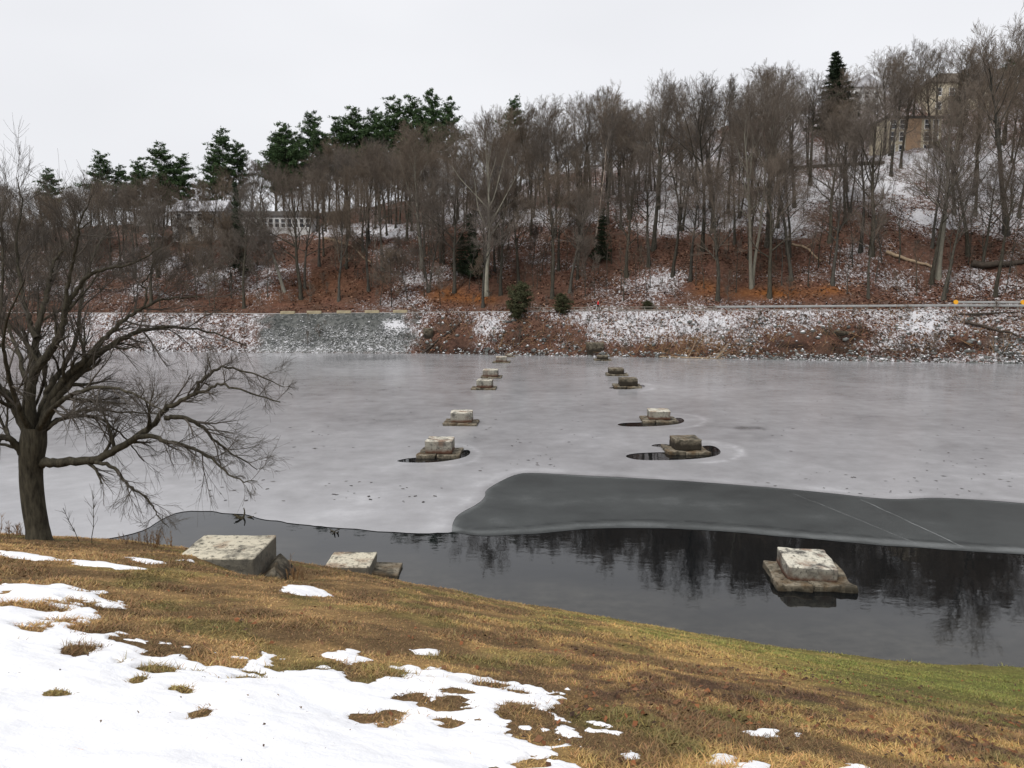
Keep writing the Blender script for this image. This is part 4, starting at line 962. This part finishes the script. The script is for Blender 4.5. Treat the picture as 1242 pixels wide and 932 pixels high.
g = guardrail(1156, 1237, BW + 3.5, 1.0, 'short raised steel barrier with yellow ends behind the guardrail', 6)
for x in (1156, 1237):
    bm = bmesh.new(); bmesh.ops.create_cone(bm, cap_ends=True, segments=14, radius1=.32, radius2=.32, depth=.2, matrix=Matrix.Translation((0, -.12, 0)) @ Matrix.Rotation(math.pi / 2, 4, 'X'))
    q = obj_bm('end_cap', bm, M['yellow'], g); q.location = Vector(rail_pt(x, BW + 3.5, 1.0) - rail_pt(1156, BW + 3.5, 0))
# low pale kerb blocks at the top of the riprap
for i, x in enumerate((350, 382, 418, 452, 486)):
    p = rail_pt(x, BW - .05 + .35, 0); bm = stone_bm(2.3, .5, .55, 60 + i, .02, 2, .06); o = obj_bm('kerb_block', bm, M['kerb'], None, True); o.location = (p[0], p[1], p[2] - .1)
    tag(o, 'pale tan block set along the path at the top of the riprap', 'kerb block', 'tan kerb blocks above the riprap')

def skin_obj(name, verts, edges, radii, mat, parent, sub=2):
    me = bpy.data.meshes.new(name); me.from_pydata(verts, edges, []); o = bpy.data.objects.new(name, me); COL.objects.link(o)
    md = o.modifiers.new('skin', 'SKIN'); md.use_smooth_shade = True
    for i, q in enumerate(radii): me.skin_vertices[0].data[i].radius = (q, q) if not isinstance(q, tuple) else q
    me.skin_vertices[0].data[0].use_root = True
    s = o.modifiers.new('subd', 'SUBSURF'); s.levels = s.render_levels = sub
    dg = bpy.context.evaluated_depsgraph_get(); m2 = bpy.data.meshes.new_from_object(o.evaluated_get(dg)); COL.objects.unlink(o); bpy.data.objects.remove(o)
    m2.name = name; m2.materials.clear(); m2.materials.append(mat); n = bpy.data.objects.new(name, m2); COL.objects.link(n); n.parent = parent
    return n
pp = rail_pt(725, BW + 1.4, .03)
per = empty('person', pp, 0); tag(per, 'small figure in a red jacket and black trousers walking along the path', 'person')
skin_obj('body', [(0, 0, .98), (0, 0, 1.2), (0, 0, 1.42), (.02, 0, 1.52), (.04, 0, 1.64), (.05, 0, 1.72), (0, -.18, 1.40), (-.10, -.23, 1.14), (.04, -.22, .92), (0, .18, 1.40), (.10, .23, 1.14), (.22, .2, .95), (0, -.09, .92), (.16, -.09, .5), (.22, -.09, .06), (.36, -.09, .04), (0, .09, .92), (-.06, .09, .5), (-.28, .09, .1), (-.16, .09, .04)],
         [(0, 1), (1, 2), (2, 3), (3, 4), (4, 5), (2, 6), (6, 7), (7, 8), (2, 9), (9, 10), (10, 11), (0, 12), (12, 13), (13, 14), (14, 15), (0, 16), (16, 17), (17, 18), (18, 19)],
         [.13, .13, .14, .055, .09, .07, .06, .045, .035, .06, .045, .035, .085, .06, .04, .035, .085, .06, .04, .035], M['skin'], per)
skin_obj('jacket', [(0, 0, .88), (0, 0, 1.2), (0, 0, 1.44), (.01, 0, 1.5), (0, -.19, 1.40), (-.10, -.24, 1.14), (.03, -.22, .96), (0, .19, 1.40), (.10, .24, 1.14), (.20, .21, .98)], [(0, 1), (1, 2), (2, 3), (2, 4), (4, 5), (5, 6), (2, 7), (7, 8), (8, 9)], [.17, .17, .18, .08, .085, .07, .06, .085, .07, .06], M['red'], per)
skin_obj('trousers', [(0, 0, .92), (0, -.09, .86), (.16, -.09, .5), (.21, -.09, .1), (.34, -.09, .05), (0, .09, .86), (-.06, .09, .5), (-.28, .09, .12), (-.15, .09, .05)], [(0, 1), (1, 2), (2, 3), (3, 4), (0, 5), (5, 6), (6, 7), (7, 8)], [.15, .11, .085, .065, .05, .11, .085, .065, .05], M['black'], per)
skin_obj('hair', [(.03, 0, 1.68), (.02, 0, 1.76)], [(0, 1)], [.105, .09], M['black'], per)

# ------------------------------------------------------------------ houses and cars
def house(px, py, Y, w, d, h, kind, wall, roof, wins, label, rh=2.4, chim=False, rz=0, over=.4, base=1.5, roofname='roof'):
    p = at(px, py, Y); r = empty('house', p, rz); tag(r, label, 'house')
    bm = bmesh.new(); box(bm, -w / 2, w / 2, 0, d, -base, h); obj_bm('wall', bm, M[wall], r)
    bm = bmesh.new()
    if kind == 'gable':
        prism(bm, [(-over, h - .05), (d + over, h - .05), (d / 2, h + rh)], 0, -w / 2 - over, w / 2 + over)
    elif kind == 'end':
        prism(bm, [(-w / 2 - over, h - .05), (w / 2 + over, h - .05), (0, h + rh)], 1, -over, d + over)
    elif kind == 'hip':
        a, b = w / 2 + over, d + over; k = min(w, d) * .45
        vs = [bm.verts.new(v) for v in ((-a, -over, h - .05), (a, -over, h - .05), (a, b, h - .05), (-a, b, h - .05), (-w / 2 + k, d / 2, h + rh), (w / 2 - k, d / 2, h + rh))]
        for f in ((3, 2, 1, 0), (0, 1, 5, 4), (1, 2, 5), (2, 3, 4, 5), (3, 0, 4)): bm.faces.new([vs[i] for i in f])
    else: box(bm, -w / 2 - .3, w / 2 + .3, -.3, d + .3, h - .02, h + .45)
    rf = obj_bm('roof', bm, M[roof], r)
    if chim:
        bm = bmesh.new(); box(bm, w * .2, w * .2 + .8, d / 2, d / 2 + .8, h, h + rh + .9); obj_bm('chimney', bm, M['roof'], rf)
    for (x, z, ww, wh) in wins:
        bm = bmesh.new(); box(bm, x - ww / 2, x + ww / 2, -.03, .02, z, z + wh); q = obj_bm('window', bm, M['glass'], r)
        bm = bmesh.new()
        for a, b, c, e in ((x - ww / 2 - .13, x - ww / 2, z - .13, z + wh + .13), (x + ww / 2, x + ww / 2 + .13, z - .13, z + wh + .13), (x - ww / 2, x + ww / 2, z + wh, z + wh + .13), (x - ww / 2, x + ww / 2, z - .13, z), (x - ww / 2, x + ww / 2, z + wh * .47, z + wh * .53)): box(bm, a, b, -.07, .022, c, e)
        obj_bm('frame', bm, M['trim'], q)
    return r
house(240, 287, 170, 10.4, 8, 5.2, 'gable', 'ww', 'sroof', [(x, z, .9, 1.4) for z in (.6, 3.3) for x in (-3.8, -1.6, .6, 2.8)], 'pale grey two storey house with snowy roof behind bare trunks', 2.6)
house(333, 281, 172, 15.5, 7, 3.3, 'gable', 'ww', 'roof', [(-7.2 + 1.3 * i, .9, .85, 1.7) for i in range(12)], 'long low white house with a row of windows under a dark roof', 1.3)
house(14, 288, 178, 9, 7, 1.8, 'gable', 'ww', 'sroof', [(-2, .3, .9, 1.1), (1.5, .3, .9, 1.1)], 'low house with snow covered roof at the left edge behind the thicket', 2.2)
y3 = house(1107, 193, 167, 11.0, 8, 8.0, 'flat', 'cream', 'roof', [(x, z, 1.0, 1.7) for z in (1.0, 3.6, 6.0) for x in (-4.3, -2.4, 2.6, 4.3)], 'cream three storey house with tan brick centre and flat dark roof')
bm = bmesh.new(); box(bm, -1.6, 1.3, -.25, -.002, -.5, 7.9); q = obj_bm('brick_bay', bm, M['tanbrick'], y3)
house(1163, 140, 196, 14, 9, 7.6, 'hip', 'cream', 'brroof', [(x, z, 1.1, 1.6) for z in (1.4, 4.6) for x in (-5, -2, 1.5, 5)], 'hip roofed beige house high on the hilltop', 3.2, True)
house(1050, 140, 198, 8, 8, 6.6, 'end', 'ww', 'sroof', [(x, z, .9, 1.5) for z in (1.0, 4.0) for x in (-2.4, 0, 2.4)], 'pale grey gabled house half hidden behind bare crowns on the ridge', 3.0)
house(178, 266, 186, 5, 4, 2, 'gable', 'ww', 'sroof', [(0, .6, .8, .9)], 'small pale shed above the parked car on the left hillside', 1.0)
wp = [far_hit(x, 206 - (x - 950) * .055) for x in np.linspace(950, 1072, 14)]
o = beam([q + (0, 0, 0) for q in wp], [(-.2, -.6), (-.2, .55), (.2, .55), (.2, -.6)], 'retaining_wall', M['dlog'], None); tag(o, 'low dark retaining wall along the slope left of the cream house', 'wall')
def car(loc, rz, body, label):
    r = empty('parked_car', loc, rz); tag(r, label, 'car')
    bm = bmesh.new(); prism(bm, [(-2.1, .35), (2.1, .35), (2.15, .75), (1.2, .95), (.6, 1.45), (-1.1, 1.48), (-1.9, 1.0), (-2.15, .9)], 1, -.85, .85); bmesh.ops.bevel(bm, geom=list(bm.edges), offset=.06, segments=2, affect='EDGES'); obj_bm('body', bm, M[body], r, True)
    for y in (-.87, .87):
        bm = bmesh.new(); prism(bm, [(-1.5, 1.0), (1.0, .98), (.5, 1.36), (-1.0, 1.38)], 1, y - .01, y + .01); obj_bm('side_window', bm, M['glass'], r)
        for x in (-1.35, 1.35):
            bm = bmesh.new(); bmesh.ops.create_cone(bm, cap_ends=True, segments=16, radius1=.34, radius2=.34, depth=.22, matrix=Matrix.Translation((x, y * .9, .34)) @ Matrix.Rotation(math.pi / 2, 4, 'X')); obj_bm('wheel', bm, M['tyre'], r)
    return r
p = far_hit(184, 291); car((p[0], p[1] + 1, p[2]), .1, 'white', 'snow covered parked car on the left hillside near the pale house')
p = at(1098, 193, 164.5); car(tuple(p), 0, 'blue', 'pale blue parked car in front of the cream house')

# ------------------------------------------------------------------ the old tree on the lawn
TY0 = 15.8; TB = at(46, 650, TY0); TB[2] = float(near_z(TB[0], TY0))
def tp(px, py, dy=0): return at(px, py, TY0 + dy)
rt = np.random.default_rng(77)
tree = empty('old_tree', TB); tag(tree, 'gnarled bare tree with wide drooping limbs on the lawn at the left', 'tree')
A, B = Tubes(), Tubes()
def rel(P): return np.array(P) - TB
def spl(P, n=5):
    P = np.array(P, float); Q = np.vstack([2 * P[0] - P[1], P, 2 * P[-1] - P[-2]]); out = []
    for i in range(1, len(Q) - 2):
        for t in np.linspace(0, 1, n, endpoint=False):
            a, b, c, d = Q[i - 1:i + 3]; out.append(.5 * ((2 * b) + (c - a) * t + (2 * a - 5 * b + 4 * c - d) * t * t + (3 * b - a - 3 * c + d) * t ** 3))
    return np.array(out + [P[-1]])
trunk = spl(rel([tp(47, 662), tp(46, 645), tp(41, 615), tp(38, 585), tp(38, 562), tp(40, 540), tp(42, 518)])); nT = len(trunk)
A.tube(trunk, np.interp(np.linspace(0, 1, nT), [0, .08, .2, .6, .85, 1], [.34, .25, .215, .215, .25, .22]), 12)
def sprout(P, rad, L, n, lv, drop):
    m = len(P) - 1
    for i in range(n):
        f = .2 + .8 * (i + rt.random()) / n; x = min(f * m, m - 1e-3); j = int(x); p = P[j] + (P[j + 1] - P[j]) * (x - j)
        d = side(rt, P[j + 1] - P[j], math.radians(rt.uniform(20, 58) if lv == 0 else rt.uniform(14, 42))); d[2] += rt.normal(.08, .22) - drop * .35
        l = L * rt.uniform(.5, 1.4) * (1.2 - .5 * f); ns = 6 if lv < 2 else 4
        Q = grow(rt, p, d, l, ns, .11 if lv == 0 else .085, rt.normal(.03, .06) - drop * .09); r0 = min(np.interp(x, np.arange(m + 1), rad) * .55, .045 if lv == 0 else 1); r0 = max(r0, .0031); rq = np.maximum(r0 * np.linspace(1, .3, ns + 1), .002)
        (A if lv == 0 and r0 > .03 else B).tube(Q, rq, 5 if lv == 0 else 3)
        if lv < 2: sprout(Q, rq, l * .75, (7, 5)[lv], lv + 1, drop)
def limb(pix, r0, r1, dy0, dy1, n=11, L=1.1, drop=.3, pw=1.0):
    k = len(pix); P = rel([tp(x, y, dy0 + (dy1 - dy0) * (i / (k - 1)) ** 1.2) for i, (x, y) in enumerate(pix)]); P = spl(P); P[1:-1] += rt.normal(0, .012, (len(P) - 2, 3))
    r0 *= .85; rad = r1 + (r0 - r1) * (1 - np.linspace(0, 1, len(P)) ** pw); A.tube(P, rad, 8); sprout(P, rad, L, int(n * 1.0), 0, drop)
limb([(40, 562), (60, 561), (85, 560), (115, 558), (140, 546), (165, 531), (185, 516), (200, 498), (215, 489), (234, 479), (250, 474), (268, 466), (300, 476), (340, 488)], .13, .012, 0, -.6, 17, .75, .25, .8)
limb([(234, 480), (242, 466), (256, 452), (275, 446), (312, 455), (345, 470)], .05, .008, -.4, -.2, 10, .5, .1)
limb([(165, 531), (185, 529), (205, 536), (232, 543), (255, 556), (285, 580), (312, 584)], .065, .008, -.3, -1.0, 13, .6, .5)
limb([(199, 507), (222, 507), (245, 518), (262, 536), (285, 552), (312, 570)], .06, .008, -.4, .3, 13, .6, .45)
limb([(115, 561), (137, 566), (148, 580), (160, 592), (180, 606), (190, 625), (205, 640)], .05, .006, -.2, -.6, 12, .55, .5)
limb([(45, 535), (56, 508), (70, 482), (90, 458), (112, 436), (132, 421), (155, 408), (178, 400), (205, 397), (250, 402), (300, 420)], .15, .012, .0, 1.1, 16, .9, .35, .8)
limb([(44, 535), (54, 505), (66, 478), (80, 458), (104, 436), (122, 416), (140, 398), (160, 382), (178, 372), (205, 362), (245, 360)], .13, .012, .1, .3, 15, .9, .15, .8)
limb([(176, 373), (178, 352), (172, 345), (180, 335), (190, 312)], .03, .007, .3, .2, 8, .5, 0)
limb([(40, 540), (37, 505), (37, 475), (43, 450), (60, 428), (74, 402), (79, 376), (92, 355), (106, 336), (128, 326), (160, 320), (195, 300)], .16, .01, 0, -.4, 16, .9, .05, .8)
limb([(40, 455), (42, 428), (46, 400), (54, 370), (60, 340), (66, 318), (80, 300), (92, 282), (112, 268)], .10, .01, 0, .6, 14, .9, 0, .8)
limb([(78, 385), (84, 345), (88, 318), (94, 295), (98, 268), (110, 240)], .05, .008, -.3, -1.2, 12, .8, -.1)
limb([(44, 410), (36, 392), (30, 370), (24, 335), (20, 295), (26, 250), (20, 215)], .07, .008, 0, .9, 14, .95, -.1)
limb([(38, 535), (24, 505), (8, 480), (-8, 462), (-35, 430), (-60, 380), (-80, 320)], .14, .012, 0, -.3, 14, 1.0, .1, .8)
limb([(36, 560), (24, 545), (12, 533), (-6, 530), (-40, 522), (-80, 530)], .11, .012, 0, -.7, 11, .9, .4)
limb([(-8, 462), (-4, 420), (0, 380), (4, 330), (2, 280), (8, 240)], .06, .008, -.2, .8, 14, 1.0, -.1)
limb([(40, 530), (50, 500), (60, 470), (80, 440), (95, 400), (100, 350), (118, 300), (135, 280)], .10, .01, 0, 2.2, 14, 1.0, 0)
limb([(40, 530), (40, 500), (30, 460), (20, 420), (0, 370), (-10, 320)], .10, .01, 0, 2.4, 12, 1.0, 0)
limb([(42, 530), (60, 500), (85, 480), (120, 470), (160, 478), (200, 500)], .08, .01, 0, -2.0, 14, .8, .4)
limb([(40, 530), (25, 500), (10, 450), (5, 400), (30, 340)], .08, .01, 0, -2.2, 12, .9, .1)
limb([(44, 530), (70, 510), (100, 505), (125, 510), (150, 530), (175, 560)], .06, .01, 0, 1.6, 13, .7, .4)
limb([(48, 528), (75, 508), (108, 498), (150, 500), (200, 503)], .05, .01, 0, .5, 12, .6, .3)
A.build('trunk', M['oldbark'], tree); B.build('crown', M['oldtwig'], tree, False)

# saplings, weeds and brush along the near shore
def stems(name, px, py, n, h, label, cat, mat='weed', kids=2, seed=0, spread=.04):
    r = np.random.default_rng(seed + 300); b = near_hit(px, py); T = Tubes()
    for i in range(n):
        p = np.array((r.normal(0, spread), r.normal(0, spread), -.05)); L = h * r.uniform(.5, 1.05); d = (r.normal(0, .2), r.normal(0, .2), 1)
        P = grow(r, p, d, L, 6, .06, .02); T.tube(P, np.linspace(.007, .003, 7) * (1 + h * .35), 4)
        for k in range(int(kids * 3)):
            j = r.integers(2, 6); T.tube(grow(r, P[j], side(r, P[j + 1] - P[j], .6), L * r.uniform(.12, .32), 3, .12, .04), np.linspace(.004, .0022, 4), 3)
    o = T.build(name, M[mat]); o.location = b; return tag(o, label, cat)
stems('bare_sapling', 98, 657, 1, 1.25, 'thin bare straight sapling right of the old tree', 'sapling', 'oldbark', 6, 1)
stems('bare_sapling', 112, 659, 1, 1.1, 'thin crooked bare sapling beside the straight one', 'sapling', 'oldbark', 6, 2)
def weeds(cx, cy, w, n, h, label, group, seed):
    r = np.random.default_rng(seed)
    for i in range(n): tag(stems('dry_weed', cx + r.uniform(-w, w), cy + r.uniform(-1.5, 2.5), 3, h * r.uniform(.7, 1.1), label, 'weed', 'weed', 3, seed * 20 + i), group=group)
weeds(221, 661, 7, 5, .85, 'tall dry weed stalk behind the broad pedestal', 'tall weeds behind the broad pedestal', 3)
weeds(192, 662, 16, 9, .5, 'low reddish weed left of the broad pedestal', 'low weeds left of the broad pedestal', 4)
weeds(155, 658, 18, 6, .35, 'short brown weed between the old tree and the tall weeds', 'short weeds right of the old tree', 5)
weeds(12, 650, 20, 9, .45, 'thin dry weed at the foot of the old tree', 'weeds beside the old tree trunk', 6)
weeds(360, 702, 14, 5, .5, 'thin weed between the two pedestals on the lawn', 'weeds between the lawn pedestals', 8)
# rocks at the waterline
for i, (px, py, s, lab) in enumerate(((1043, 789, .16, 'small dark rock at the water edge of the green turf'), (1127, 799, .14, 'small pale rock on the water edge near the right'))):
    bm = bmesh.new(); bmesh.ops.create_icosphere(bm, subdivisions=3, radius=s)
    for v in bm.verts: v.co *= 1 + (float(fbm(v.co.x * 9 + i * 7, v.co.y * 9 + v.co.z * 5, 5, 3)) - .5) * .7; v.co.z *= .6
    o = obj_bm('shore_rock', bm, M['stone2'], None, True); o.location = near_hit(px, py + 2); tag(o, lab, 'rock')
for px, py, s, lab in ((297, 628, .22, 'dark lump of drift at the ice edge on the left'), (405, 645, .15, 'small dark lump at the ice edge right of the drift')):
    p = on_plane(px, py); T = Tubes()
    for k in range(7): T.tube(grow(rt, (rt.normal(0, s * .5), rt.normal(0, s * .4), -.05), (rt.normal(0, 1), rt.normal(0, 1), .35), s * 2.2, 4, .2, -.05), np.linspace(.05, .02, 5), 5)
    o = T.build('driftwood_clump', M['oldbark']); o.location = p; tag(o, lab, 'driftwood')
